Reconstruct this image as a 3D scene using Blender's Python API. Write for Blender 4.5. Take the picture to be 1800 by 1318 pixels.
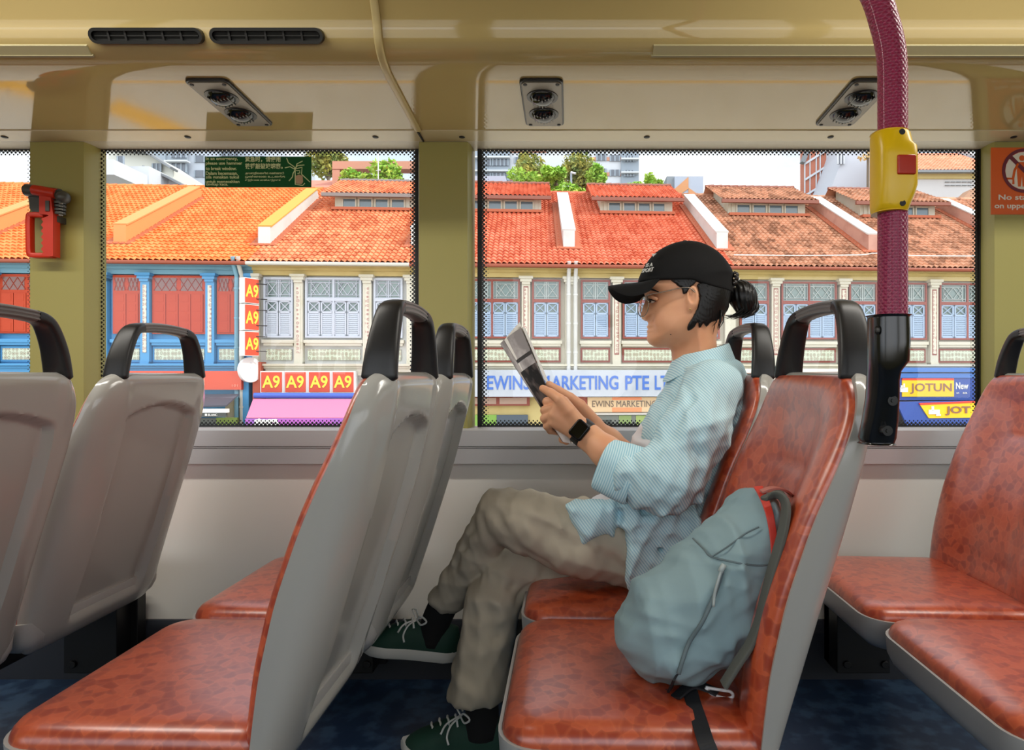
import bpy, bmesh, math, random
import numpy as np
from mathutils import Vector, Matrix, noise as mnoise

for _o in list(bpy.data.objects): bpy.data.objects.remove(_o)
SC = bpy.context.scene
COL = SC.collection
PI = math.pi
F = 1150.0          # focal length in photo pixels (1800 wide)
VX, VY = 1000.0, 660.0   # where the eye looks straight at the window wall
FLOOR = -0.845

# ---------------------------------------------------------------- camera
cd = bpy.data.cameras.new('camera'); cam = bpy.data.objects.new('camera', cd); COL.objects.link(cam)
cd.sensor_fit = 'HORIZONTAL'; cd.sensor_width = 36.0; cd.lens = 36.0*F/1800.0
cd.shift_x = -(VX-900.0)/1800.0; cd.shift_y = (VY-659.0)/1800.0
cd.clip_start = 0.02; cd.clip_end = 400
cam.location = (0, 0, 0); cam.rotation_euler = (PI/2, 0, 0)
SC.camera = cam
# ---------------------------------------------------------------- exposure
SC.view_settings.view_transform = 'Standard'; SC.view_settings.look = 'None'
SC.view_settings.gamma = 1.0; SC.view_settings.exposure = 0.12
SC.view_settings.use_curve_mapping = False
SC.cycles.use_denoising = True
SC.cycles.max_bounces = 10; SC.cycles.diffuse_bounces = 6; SC.cycles.glossy_bounces = 4
SC.cycles.transparent_max_bounces = 16; SC.cycles.transmission_bounces = 4
SC.cycles.sample_clamp_indirect = 6.0
SC.cycles.caustics_reflective = False; SC.cycles.caustics_refractive = False

def lin(c):
    out = []
    for v in c[:3]:
        v = v/255.0
        out.append(v/12.92 if v <= 0.04045 else ((v+0.055)/1.055)**2.4)
    return (out[0], out[1], out[2], 1.0)

# ---------------------------------------------------------------- sky
W = bpy.data.worlds.new('sky'); SC.world = W; W.use_nodes = True
nt = W.node_tree; nt.nodes.clear()
out = nt.nodes.new('ShaderNodeOutputWorld'); bg = nt.nodes.new('ShaderNodeBackground')
tc = nt.nodes.new('ShaderNodeTexCoord'); mp = nt.nodes.new('ShaderNodeMapping')
mp.inputs['Scale'].default_value = (1.0, 1.0, 2.6); mp.inputs['Location'].default_value = (0.35, 0.2, 0.1)
ns = nt.nodes.new('ShaderNodeTexNoise'); ns.inputs['Scale'].default_value = 2.6; ns.inputs['Detail'].default_value = 7; ns.inputs['Roughness'].default_value = 0.55
cr = nt.nodes.new('ShaderNodeValToRGB')
cr.color_ramp.elements[0].position = 0.36; cr.color_ramp.elements[0].color = (0.66, 0.78, 0.92, 1)
cr.color_ramp.elements[1].position = 0.58; cr.color_ramp.elements[1].color = (1.0, 1.0, 1.0, 1)
L = nt.links.new
L(tc.outputs['Generated'], mp.inputs['Vector']); L(mp.outputs['Vector'], ns.inputs['Vector'])
L(ns.outputs['Fac'], cr.inputs['Fac']); L(cr.outputs['Color'], bg.inputs['Color'])
# sky strength raised behind the viewer, added to brighten the bus interior
sx = nt.nodes.new('ShaderNodeSeparateXYZ'); L(tc.outputs['Generated'], sx.inputs[0])
mr = nt.nodes.new('ShaderNodeMapRange'); mr.interpolation_type = 'SMOOTHSTEP'
for k_, v_ in (('From Min', .15), ('From Max', -.5), ('To Min', 1.2), ('To Max', 2.6)): mr.inputs[k_].default_value = v_
L(sx.outputs['Y'], mr.inputs['Value']); L(mr.outputs[0], bg.inputs['Strength'])
L(bg.outputs['Background'], out.inputs['Surface'])
# ---------------------------------------------------------------- sun (high, along the street from the right)
sd = bpy.data.lights.new('sun', 'SUN'); sd.energy = 3.4; sd.angle = math.radians(0.6); sd.color = (1.0, 0.95, 0.86)
so = bpy.data.objects.new('sun', sd); COL.objects.link(so)
sun_dir = Vector((0.66, -0.03, 0.75)).normalized()
so.rotation_euler = sun_dir.to_track_quat('Z', 'Y').to_euler(); so.location = (30, 0, 40)
# ---------------------------------------------------------------- unseen area lights added under the ceiling to fill the interior
def lamp(name, loc, sx, sy, power, col=(1, .96, .88), rot=(0, 0, 0)):
    l = bpy.data.lights.new(name, 'AREA'); l.shape = 'RECTANGLE'; l.size = sx; l.size_y = sy; l.energy = power; l.color = col
    o = bpy.data.objects.new(name, l); COL.objects.link(o); o.location = loc; o.rotation_euler = rot
    return o
lamp('cabin_fill_light', (-1.6, 0.95, 0.985), 1.9, 0.10, 19.0)
lamp('cabin_fill_light', (1.4, 0.95, 0.985), 1.9, 0.10, 19.0)
# ================================================================ helpers
def P(px, py, d):
    """the point at distance d behind photo pixel (px, py)"""
    return np.array([(px-VX)*d/F, d, (VY-py)*d/F])

def m_new(name, col, rough=0.5, metal=0.0, spec=0.5, coat=0.0, emit=None, trans=0.0):
    m = bpy.data.materials.new(name); m.use_nodes = True
    b = m.node_tree.nodes['Principled BSDF']
    b.inputs['Base Color'].default_value = lin(col); b.inputs['Roughness'].default_value = rough
    b.inputs['Metallic'].default_value = metal; b.inputs['Specular IOR Level'].default_value = spec
    b.inputs['Coat Weight'].default_value = coat; b.inputs['Coat Roughness'].default_value = 0.08
    if emit: b.inputs['Emission Color'].default_value = lin(emit[0]); b.inputs['Emission Strength'].default_value = emit[1]
    return m
def nd(m, t, **kw):
    n = m.node_tree.nodes.new('ShaderNode'+t)
    for k, v in kw.items():
        if k.startswith('i_'): n.inputs[k[2:].replace('_', ' ')].default_value = v
        else: setattr(n, k, v)
    return n
def lk(m, a, b): m.node_tree.links.new(a, b)
def bsdf(m): return m.node_tree.nodes['Principled BSDF']
def coords(m, scale=(1, 1, 1), rot=(0, 0, 0)):
    t = nd(m, 'TexCoord'); mpn = nd(m, 'Mapping'); mpn.inputs['Scale'].default_value = scale; mpn.inputs['Rotation'].default_value = rot
    lk(m, t.outputs['Object'], mpn.inputs['Vector']); return mpn.outputs['Vector']
def mix_noise(m, col2, scale=5, lo=.4, hi=.7, detail=4, cs=(1, 1, 1)):
    """a second colour of the surface itself, in soft patches"""
    b = bsdf(m); v = coords(m, cs); n = nd(m, 'TexNoise', i_Scale=scale, i_Detail=detail); lk(m, v, n.inputs['Vector'])
    r = nd(m, 'ValToRGB'); r.color_ramp.elements[0].position = lo; r.color_ramp.elements[1].position = hi
    r.color_ramp.elements[0].color = tuple(b.inputs['Base Color'].default_value); r.color_ramp.elements[1].color = lin(col2)
    lk(m, n.outputs['Fac'], r.inputs['Fac']); lk(m, r.outputs['Color'], b.inputs['Base Color']); return r
def bump(m, scale, strength, dist=0.002, detail=3, cs=(1, 1, 1), tex='TexNoise'):
    b = bsdf(m); v = coords(m, cs); n = nd(m, tex); n.inputs['Scale'].default_value = scale
    if tex == 'TexNoise': n.inputs['Detail'].default_value = detail
    lk(m, v, n.inputs['Vector']); bp = nd(m, 'Bump'); bp.inputs['Strength'].default_value = strength; bp.inputs['Distance'].default_value = dist
    lk(m, n.outputs[0], bp.inputs['Height']); lk(m, bp.outputs['Normal'], b.inputs['Normal']); return m

class MB:
    """collects geometry for ONE mesh object"""
    def __init__(s): s.v = []; s.f = []; s.mi = []; s.cur = 0
    def add(s, vs, fs, mi=None):
        o = len(s.v); s.v += [tuple(map(float, p)) for p in vs]; s.f += [tuple(i+o for i in f) for f in fs]
        s.mi += [s.cur if mi is None else mi]*len(fs); return s
    def box(s, a, b, mi=None):
        x0, y0, z0 = a; x1, y1, z1 = b
        x0, x1 = min(x0, x1), max(x0, x1); y0, y1 = min(y0, y1), max(y0, y1); z0, z1 = min(z0, z1), max(z0, z1)
        v = [(x0,y0,z0),(x1,y0,z0),(x1,y1,z0),(x0,y1,z0),(x0,y0,z1),(x1,y0,z1),(x1,y1,z1),(x0,y1,z1)]
        return s.add(v, [(0,3,2,1),(4,5,6,7),(0,1,5,4),(1,2,6,5),(2,3,7,6),(3,0,4,7)], mi)
    def prism(s, poly, h0, h1, axis='y', mi=None):
        """poly: 2D outline; extruded between h0 and h1 along axis"""
        n = len(poly)
        def q(p, h): return {'y': (p[0], h, p[1]), 'x': (h, p[0], p[1]), 'z': (p[0], p[1], h)}[axis]
        v = [q(p, h0) for p in poly]+[q(p, h1) for p in poly]
        f = [tuple(range(n))[::-1], tuple(range(n, 2*n))]+[(i, (i+1) % n, n+(i+1) % n, n+i) for i in range(n)]
        return s.add(v, f, mi)
    def tube(s, pts, r, n=10, caps=True, mi=None):
        pts = [Vector(tuple(map(float, p))) for p in pts]; m = len(pts)
        rs = r if hasattr(r, '__len__') else [r]*m
        v = []; prev = None
        for i, p in enumerate(pts):
            t = (pts[min(i+1, m-1)]-pts[max(i-1, 0)]).normalized()
            if prev is None:
                a = Vector((0, 0, 1)) if abs(t.z) < .9 else Vector((1, 0, 0)); u = t.cross(a).normalized()
            else: u = (prev-t*prev.dot(t)).normalized()
            prev = u; w = t.cross(u)
            for k in range(n):
                an = 2*PI*k/n; v.append(p+(u*math.cos(an)+w*math.sin(an))*rs[i])
        f = [(i*n+k, i*n+(k+1) % n, (i+1)*n+(k+1) % n, (i+1)*n+k) for i in range(m-1) for k in range(n)]
        if caps: f += [tuple(range(n))[::-1], tuple(range((m-1)*n, m*n))]
        return s.add(v, f, mi)
    def ribbon(s, pts, wid, th, up=(0, 1, 0), n=1, mi=None):
        """flat strap: width along 'up' direction, thickness across"""
        pts = [Vector(tuple(map(float, p))) for p in pts]; m = len(pts); v = []
        for i, p in enumerate(pts):
            t = (pts[min(i+1, m-1)]-pts[max(i-1, 0)]).normalized(); a = Vector(up if not hasattr(up[0], '__len__') else up[i])
            a = (a-t*a.dot(t)).normalized(); b = t.cross(a); w = wid[i] if hasattr(wid, '__len__') else wid
            for sa, sb in ((-1,-1),(1,-1),(1,1),(-1,1)): v.append(p+a*sa*w/2+b*sb*th/2)
        f = [(i*4+k, i*4+(k+1) % 4, (i+1)*4+(k+1) % 4, (i+1)*4+k) for i in range(m-1) for k in range(4)]
        f += [(3,2,1,0), tuple(range((m-1)*4, m*4))]
        return s.add(v, f, mi)
    def sweep(s, pts, A, a, b, e=4, n=16, mi=None):
        """superellipse section; a = half size along the fixed axis A, b = half size across"""
        pts = [Vector(tuple(map(float, p))) for p in pts]; m = len(pts); v = []
        A = Vector(A)
        for i, p in enumerate(pts):
            t = (pts[min(i+1, m-1)]-pts[max(i-1, 0)]).normalized()
            u = (A-t*A.dot(t)).normalized(); w = t.cross(u)
            aa = a[i] if hasattr(a, '__len__') else a; bb = b[i] if hasattr(b, '__len__') else b
            for k in range(n):
                c, d = math.cos(2*PI*(k+.5)/n), math.sin(2*PI*(k+.5)/n)
                v.append(p+u*aa*math.copysign(abs(c)**(2/e), c)+w*bb*math.copysign(abs(d)**(2/e), d))
        f = [(i*n+k, i*n+(k+1) % n, (i+1)*n+(k+1) % n, (i+1)*n+k) for i in range(m-1) for k in range(n)]
        f += [tuple(range(n))[::-1], tuple(range((m-1)*n, m*n))]
        return s.add(v, f, mi)
    def ball(s, c, r, n=12, m=8, mi=None):
        r = r if hasattr(r, '__len__') else (r, r, r); v = [(c[0], c[1], c[2]-r[2])]
        for j in range(1, m):
            ph = -PI/2+PI*j/m
            for k in range(n):
                v.append((c[0]+r[0]*math.cos(ph)*math.cos(2*PI*k/n), c[1]+r[1]*math.cos(ph)*math.sin(2*PI*k/n), c[2]+r[2]*math.sin(ph)))
        v.append((c[0], c[1], c[2]+r[2])); t = len(v)-1
        f = [(0, 1+(k+1) % n, 1+k) for k in range(n)]
        for j in range(m-2):
            f += [(1+j*n+k, 1+j*n+(k+1) % n, 1+(j+1)*n+(k+1) % n, 1+(j+1)*n+k) for k in range(n)]
        f += [(1+(m-2)*n+k, 1+(m-2)*n+(k+1) % n, t) for k in range(n)]
        return s.add(v, f, mi)
    def disc(s, c, r, h0, h1, axis='y', n=20, mi=None):
        poly = [(c[0]+r*math.cos(2*PI*k/n), c[1]+r*math.sin(2*PI*k/n)) for k in range(n)]
        return s.prism(poly, h0, h1, axis, mi)
    def grid(s, fn, nu, nv, mi=None, closed_u=False):
        v = [fn(i/(nu if closed_u else nu-1), j/(nv-1)) for j in range(nv) for i in range(nu)]
        f = [(j*nu+i, j*nu+(i+1) % nu, (j+1)*nu+(i+1) % nu, (j+1)*nu+i) for j in range(nv-1) for i in range(nu if closed_u else nu-1)]
        return s.add(v, f, mi)
    def arr(s, V, Fc, mi=None):
        return s.add(V.tolist(), Fc.tolist() if hasattr(Fc, 'tolist') else Fc, mi)
    def xf(s, M):
        s.v = [tuple(M @ Vector(p)) for p in s.v]; return s

def root_loc(o):
    l = Vector((0, 0, 0))
    while o is not None: l = l+o.location; o = o.parent
    return l
def build(name, mb, mat, parent=None, smooth=None, bevel=0, world=True, local=False, sub=0, origin=None):
    """ONE mesh object. Vertices are world positions unless local=True."""
    me = bpy.data.meshes.new(name)
    V = np.array(mb.v, dtype=float)
    if local: off = np.zeros(3)
    elif parent is not None: off = np.array(root_loc(parent))
    elif origin is not None: off = np.array(origin)
    else: off = np.array([(V[:, 0].min()+V[:, 0].max())/2, (V[:, 1].min()+V[:, 1].max())/2, V[:, 2].min()])
    me.from_pydata((V-off).tolist(), [], mb.f)
    mats = mat if isinstance(mat, (list, tuple)) else [mat]
    for m in mats: me.materials.append(m)
    if len(mats) > 1: me.polygons.foreach_set('material_index', mb.mi)
    o = bpy.data.objects.new(name, me); COL.objects.link(o)
    if parent is not None: o.parent = parent
    elif not local: o.location = off
    if smooth is not None:
        me.polygons.foreach_set('use_smooth', [True]*len(me.polygons))
        if smooth < 179: me.set_sharp_from_angle(angle=math.radians(smooth))
    if bevel:
        b = o.modifiers.new('b', 'BEVEL'); b.width = bevel; b.segments = 2; b.limit_method = 'ANGLE'; b.angle_limit = math.radians(40)
        if smooth is None: me.polygons.foreach_set('use_smooth', [True]*len(me.polygons)); b.harden_normals = True
    if sub: sm = o.modifiers.new('s', 'SUBSURF'); sm.levels = sub; sm.render_levels = sub
    me.update(); return o
def tag(o, label, cat, group=None, kind=None):
    if label: o['label'] = label
    if cat: o['category'] = cat
    if group: o['group'] = group
    if kind: o['kind'] = kind
    return o
def thing(name, loc, label, cat, group=None, rz=0):
    o = bpy.data.objects.new(name, None); COL.objects.link(o); o.location = tuple(map(float, loc)); o.rotation_euler = (0, 0, rz); o.empty_display_size = .05
    return tag(o, label, cat, group)
def struct(name, mb, mat, **k):
    o = build(name, mb, mat, **k); o['kind'] = 'structure'; return o
def copy_tree(o, parent=None):
    c = o.copy(); COL.objects.link(c)
    if parent is not None: c.parent = parent
    for ch in [x for x in bpy.data.objects if x.parent == o]: copy_tree(ch, c)
    return c
def text_mb(mb, body, w, h, org, depth=.002, shear=0, mirror=False, R=None, bold=0, mi=None):
    """lettering in the XZ plane facing -y, fitted to w x h, lower left corner at org"""
    cu = bpy.data.curves.new('t', 'FONT'); cu.body = body; cu.extrude = 0.0; cu.offset = bold; cu.shear = shear; cu.resolution_u = 3
    ob = bpy.data.objects.new('t', cu); COL.objects.link(ob); bpy.context.view_layer.update()
    dg = bpy.context.evaluated_depsgraph_get(); me = bpy.data.meshes.new_from_object(ob.evaluated_get(dg))
    bm = bmesh.new(); bm.from_mesh(me)
    g = bmesh.ops.extrude_face_region(bm, geom=bm.faces[:])
    for e in g['geom']:
        if isinstance(e, bmesh.types.BMVert): e.co.z += 1.0
    bm.verts.ensure_lookup_table()
    V = np.array([v.co[:] for v in bm.verts]); Fc = [tuple(v.index for v in f.verts) for f in bm.faces]
    bm.free(); bpy.data.objects.remove(ob); bpy.data.curves.remove(cu); bpy.data.meshes.remove(me)
    if len(V) == 0: return mb
    mn = V.min(0); mx = V.max(0); s = (V-mn)/np.maximum(mx-mn, 1e-9)
    if mirror: s[:, 0] = 1-s[:, 0]
    Q = np.stack([s[:, 0]*w, -s[:, 2]*depth, s[:, 1]*h], 1)
    if R is not None: Q = Q @ np.array(R).T
    return mb.add((Q+np.array(org)).tolist(), Fc, mi)
def smooth_path(pts, n=8):
    """Catmull-Rom through the points"""
    p = [np.array(q, float) for q in pts]; p = [2*p[0]-p[1]]+p+[2*p[-1]-p[-2]]; o = []
    for i in range(1, len(p)-2):
        for k in range(n):
            t = k/n
            o.append(.5*((2*p[i])+(-p[i-1]+p[i+1])*t+(2*p[i-1]-5*p[i]+4*p[i+1]-p[i+2])*t*t+(-p[i-1]+3*p[i]-3*p[i+1]+p[i+2])*t**3))
    o.append(p[-2]); return o
def ss(a, b, x):
    t = np.clip((x-a)/(b-a), 0, 1); return t*t*(3-2*t)
# ================================================================ bus shell
CRM = m_new('cream_panel', (154, 146, 80), .42, spec=.5); bump(CRM, 260, .12, .0006)
COVE = m_new('cove_panel', (180, 160, 108), .06, spec=.65)
WHITE = m_new('lower_wall_panel', (228, 224, 216), .5); bump(WHITE, 900, .15, .0004)
ALU = m_new('sill_rail', (190, 188, 190), .34, metal=.25)
TRIMM = m_new('header_trim', (196, 190, 168), .3)
BLK = m_new('black_plastic', (14, 14, 15), .35)
RUB = m_new('black_rubber', (9, 9, 10), .6)
DARKV = m_new('vent_inside', (8, 8, 8), .7)
FLR = m_new('blue_vinyl', (30, 52, 82), .42); mix_noise(FLR, (58, 84, 114), 22, .45, .62, 6); 
SKIRT = m_new('dark_skirting', (38, 42, 52), .5)
SCR = m_new('screw_steel', (60, 58, 55), .35, metal=.8)

# wall panel below the windows, skirting ledge, floor
WY = 1.85
b = MB().box((-4, WY, -.688), (4, WY+.06, -.24)); struct('wall_window_side', b, WHITE)
b = MB().prism([(WY-.010, -.688), (WY+.08, -.688), (WY+.08, FLOOR), (WY-.03, FLOOR), (WY-.022, -.72)], -4, 4, 'x'); struct('baseboard_window_side', b, SKIRT)
b = MB().box((-4, -.62, FLOOR-.03), (4, WY+.08, FLOOR)); struct('floor', b, FLR)
b = MB()   # aluminium rail under the window: profile with grooves
prof = [(WY+.07, -.1475), (WY-.026, -.1475), (WY-.034, -.1525), (WY-.034, -.170), (WY-.034, -.196), (WY-.030, -.198), (WY-.034, -.200), (WY-.030, -.203), (WY-.034, -.205), (WY-.034, -.245), (WY-.0, -.250), (WY+.07, -.250)]
b.prism(prof, -4, 4, 'x'); struct('trim_sill_rail', b, ALU)
# pillars between the windows
pill = [(-2.62, -2.455), (-1.515, -1.353), (-.425, -.278), (1.186, 1.345), (2.45, 2.6)]
GY = 1.888
for i, (x0, x1) in enumerate(pill):
    b = MB()
    pr = [(x0, GY+.02), (x0, WY), (x0+.006, WY-.018), (x1-.006, WY-.018), (x1, WY), (x1+.004, GY+.02)]
    b.prism(pr, -.150, .66, 'z'); struct('pillar_%d' % (i+1), b, CRM, smooth=30)
# soffit plane over the glass: z = .653 + .052*(1.885-d)
def sz(d): return .653+.052*(1.885-d)
b = MB().prism([(1.827, sz(1.827)-.0015), (1.900, sz(1.885)-.001), (1.900, .68), (1.827, .68)], -4, 4, 'x'); struct('trim_window_head', b, TRIMM)
b = MB().prism([(1.757, sz(1.757)+.001), (1.7575, sz(1.757)-.0022), (1.8255, sz(1.8255)-.0022), (1.826, sz(1.826)+.001), (1.826, .68), (1.757, .68)], -4, 4, 'x')
hd = struct('trim_header', b, m_new('header_strip', (200, 188, 150), .16))
hs = [px for px in (8, 330, 660, 812, 1137, 1460, 1782)]
for px in hs:
    p = P(px, 238.5, 1.797); p[2] = sz(1.797)-.003; build('screw', MB().ball(p, (.0085, .009, .002), 12, 6), RUB, hd)
b = MB().box((-.4075, 1.757, sz(1.80)-.006), (-.4035, 1.8255, sz(1.80)-.001)); build('joint', b, RUB, hd)
# ceiling: flat glossy soffit, then the curved bulkhead
Wp = [(1.90,sz(1.90)+.0005),(1.80,sz(1.80)),(1.72,sz(1.72)),(1.64,sz(1.64)),(1.56,sz(1.56)),(1.50,sz(1.50)),(1.472,.6752),(1.448,.679),(1.425,.686),(1.406,.697),(1.393,.712),(1.386,.728),(1.380,.746),(1.3605,.781),(1.338,.815),(1.306,.86),(1.262,.92),(1.24,.99),(1.12,1.03),(.9,1.05),(.2,1.055),(-.60,1.055)]
def fine(pr):
    return smooth_path([(a, c, 0) for a, c in pr], 4)
Wf = fine(Wp); nF = len(Wf)
xs = [-4+.5*i for i in range(17)]
b = MB(); nx = len(xs)
b.add([(x, q[0], q[1]) for q in Wf for x in xs], [(j*nx+i, (j+1)*nx+i, (j+1)*nx+i+1, j*nx+i+1) for j in range(nF-1) for i in range(nx-1)])
cv = struct('ceiling', b, COVE, smooth=180)
b = MB(); pts = [(-.4045, y-.004, z-.003) for (y, z, _) in Wf if z < .95 and y < 1.76]
pts[0] = (-.4045, 1.757, sz(1.757)-.001)
b.sweep(pts, (1, 0, 0), .0085, .005, 3, 12); o = build('trim_ceiling_joint', b, m_new('joint_strip', (190, 172, 120), .4), smooth=60); o['kind'] = 'structure'
# walls that close the bus behind and beside the viewer
b = MB()
for (z0, z1) in ((FLOOR, -.15), (.67, 1.06)): b.box((-4, -.68, z0), (4, -.62, z1))
for (x0, x1) in ((-4, -3.6), (-2.2, -2.03), (-.55, -.38), (1.1, 1.27), (2.75, 2.92), (3.8, 4)): b.box((x0, -.68, -.15), (x1, -.62, .67))
struct('wall_aisle_side', b, CRM)
b = MB().box((-4.06, -.68, FLOOR), (-4, 1.95, 1.06)); struct('wall_front', b, CRM)
b = MB().box((4, -.68, FLOOR), (4.06, 1.95, 1.06)); struct('wall_rear', b, CRM)
b = MB().box((-4.06, -.7, 1.062), (4.06, 1.98, 1.10)).box((-4.06, 1.90, .70), (4.06, 1.98, 1.10)); struct('roof', b, m_new('bus_roof_paint', (225, 225, 225), .4))
b = MB().box((-4.06, 1.90, -3.0), (4.06, 1.98, -.16)); struct('wall_outer_skin', b, m_new('bus_outer_paint', (150, 30, 60), .3))

# ---- windows: thin glass with a printed dot border
def glass_mat(hx, hz):
    m = bpy.data.materials.new('window_glass'); m.use_nodes = True; nt = m.node_tree; nt.nodes.clear()
    N = lambda t: nt.nodes.new('ShaderNode'+t); K = nt.links.new
    def mt(op, a, b=None, c=None):
        n = N('Math'); n.operation = op
        for i, q in enumerate((a, b, c)):
            if q is None: continue
            if isinstance(q, (int, float)): n.inputs[i].default_value = q
            else: K(q, n.inputs[i])
        return n.outputs[0]
    t = N('TexCoord'); sp = N('SeparateXYZ'); K(t.outputs['Object'], sp.inputs[0]); x, z = sp.outputs['X'], sp.outputs['Z']
    ex = mt('SUBTRACT', hx, mt('ABSOLUTE', x)); ez = mt('SUBTRACT', hz, mt('ABSOLUTE', z)); e = mt('MINIMUM', ex, ez)
    k = 0.0118
    a = mt('DIVIDE', mt('ADD', x, z), k); c = mt('DIVIDE', mt('SUBTRACT', x, z), k)
    fa = mt('SUBTRACT', mt('FRACT', a), .5); fc = mt('SUBTRACT', mt('FRACT', c), .5)
    dist = mt('SQRT', mt('ADD', mt('MULTIPLY', fa, fa), mt('MULTIPLY', fc, fc)))
    mr = N('MapRange'); K(e, mr.inputs['Value']); mr.inputs['From Min'].default_value = .003; mr.inputs['From Max'].default_value = .024
    mr.inputs['To Min'].default_value = .62; mr.inputs['To Max'].default_value = .10
    dot = mt('LESS_THAN', dist, mr.outputs[0]); near = mt('LESS_THAN', e, .0225); dot = mt('MULTIPLY', dot, near)
    edge = mt('LESS_THAN', e, .0045); dot = mt('MAXIMUM', dot, edge)
    tr = N('BsdfTransparent'); tr.inputs['Color'].default_value = (.97, .985, .98, 1); gl = N('BsdfGlossy'); gl.inputs['Roughness'].default_value = .01
    fr = N('Fresnel'); fr.inputs['IOR'].default_value = 1.5; mx = N('MixShader')
    K(mt('MULTIPLY', fr.outputs[0], .9), mx.inputs[0]); K(tr.outputs[0], mx.inputs[1]); K(gl.outputs[0], mx.inputs[2])
    bk = N('BsdfPrincipled'); bk.inputs['Base Color'].default_value = (.006, .006, .006, 1); bk.inputs['Roughness'].default_value = .4
    m2 = N('MixShader'); K(dot, m2.inputs[0]); K(mx.outputs[0], m2.inputs[1]); K(bk.outputs[0], m2.inputs[2])
    o = N('OutputMaterial'); K(m2.outputs[0], o.inputs['Surface']); return m
wb = [(-2.455, -1.515), (-1.353, -.425), (-.278, 1.186), (1.345, 2.45)]
zt, zb = .6545, -.1475
for i, (x0, x1) in enumerate(wb):
    xa, xb_ = x0-.012, x1+.012
    if i == 1: xa, xb_ = (172-VX)*GY/F, (732-VX)*GY/F
    if i == 2: xa, xb_ = (845-VX)*GY/F, (1720-VX)*GY/F
    if i == 0: xb_ = -1.54
    w = bpy.data.objects.new('window_%d' % (i+1), None); COL.objects.link(w); w['kind'] = 'structure'
    cx, cz = (xa+xb_)/2, (zt+zb)/2; w.location = (cx, GY, cz)
    g = MB().add([(xa-cx, 0, zb-cz), (xb_-cx, 0, zb-cz), (xb_-cx, 0, zt-cz), (xa-cx, 0, zt-cz)], [(0, 1, 2, 3)])
    build('glass', g, glass_mat((xb_-xa)/2, (zt-zb)/2), w, local=True)
    r = MB(); t_ = .009
    for (a, c) in (((xa-t_, zb-t_), (xb_+t_, zb+.002)), ((xa-t_, zt-.002), (xb_+t_, zt+t_)), ((xa-t_, zb), (xa+.001, zt)), ((xb_-.001, zb), (xb_+t_, zt))):
        r.box((a[0], GY-.004, a[1]), (c[0], GY+.014, c[1]))
    build('window_seal', r, RUB, w)

# ---- slot vents in the bulkhead
def bulk_y(z):   # depth of the bulkhead face at height z
    zs = [q[1] for q in Wp]; ys = [q[0] for q in Wp]; return float(np.interp(z, zs, ys))
def bulk_at(py):   # where the eye ray through photo row py meets the bulkhead
    k = (VY-py)/F
    for j in range(len(Wf)-1):
        a, c = Wf[j], Wf[j+1]; fa, fc = a[1]-k*a[0], c[1]-k*c[0]
        if fa <= 0 < fc and a[0] < 1.5: t = -fa/(fc-fa); return a[0]+(c[0]-a[0])*t, a[1]+(c[1]-a[1])*t
def vent(pxc, label):
    d, z = bulk_at(63); c = P(pxc, 63, d); hw = 99*d/F; hh = 12.5*d/F; t = thing('air_vent', (c[0], d, z-hh), label, 'air vent', 'slot air vents')
    dy_ = bulk_y(z+.012)-bulk_y(z-.012); a = math.atan2(-dy_, .024)
    R = Matrix.Rotation(a, 4, 'X'); M = Matrix.Translation((c[0], bulk_y(z)-.009*math.cos(a), z-.009*math.sin(a))) @ R
    def stad(hx, hz, n=10):
        r = hz; o = []
        for k in range(n+1): an = -PI/2+PI*k/n; o.append((hx-r+r*math.cos(an), r*math.sin(an)))
        for k in range(n+1): an = PI/2+PI*k/n; o.append((-hx+r+r*math.cos(an), r*math.sin(an)))
        return o
    o1, o2 = stad(hw, hh), stad(hw-.006, hh-.006); n = len(o1)
    f = MB(); v = [(p[0], -.0045, p[1]) for p in o1]+[(p[0], -.0045, p[1]) for p in o2]+[(p[0], .012, p[1]) for p in o1]+[(p[0], .016, p[1]) for p in o2]
    fs = []
    for k in range(n):
        q = (k+1) % n; fs += [(k, q, n+q, n+k), (k, 2*n+k, 2*n+q, q), (n+k, n+q, 3*n+q, 3*n+k)]
    f.add(v, fs).xf(M); build('rim', f, BLK, t, smooth=30)
    f = MB(); f.add([(p[0], .003, p[1]) for p in o2], [tuple(range(n))[::-1]]).xf(M); build('backing', f, DARKV, t)
    f = MB()
    for dx in (-.66, -.36, -.02, .02+.28, .62): f.box((dx*hw-.002, -.002, -hh+.004), (dx*hw+.002, .002, hh-.004))
    f.box((-hw+.01, .0, -.001), (hw-.01, .002, .0015)); f.xf(M); build('divider', f, m_new('vent_divider', (15, 15, 15), .6), t)
vent(261, 'black slot air vent in the ceiling bulkhead, further left of the two')
vent(472, 'black slot air vent in the ceiling bulkhead, the one nearer the joint strip')
# ---- recessed light strips
LAMPM = m_new('light_diffuser', (176, 168, 130), .3)
def strip(pa, pb, label):
    (y0, z0), (y1, z1) = bulk_at(98), bulk_at(79); xa, xb_ = (pa-VX)*y0/F, (pb-VX)*y0/F; t = thing('strip_light', ((xa+xb_)/2, 1.46, .72), label, 'ceiling light', 'strip lights')
    f = MB().prism([(y0-.003, z0-.003), (y1-.003, z1-.003), (y1+.01, z1+.02), (y0+.01, z0+.02)], xa, xb_, 'x'); build('diffuser', f, LAMPM, t)
    f = MB().prism([(y0-.002, z0-.005), (y0-.006, z0-.003), (y0+.0, z0+.008), (y0+.006, z0+.006)], xa-.003, xb_+.003, 'x'); build('rim', f, m_new('lamp_rim', (160, 152, 120), .4), t)
strip(-900, 164, 'pale ceiling strip light with a flush diffuser above the hammer pillar')
strip(1147, 2400, 'pale ceiling strip light with a flush diffuser above the large window')
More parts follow.
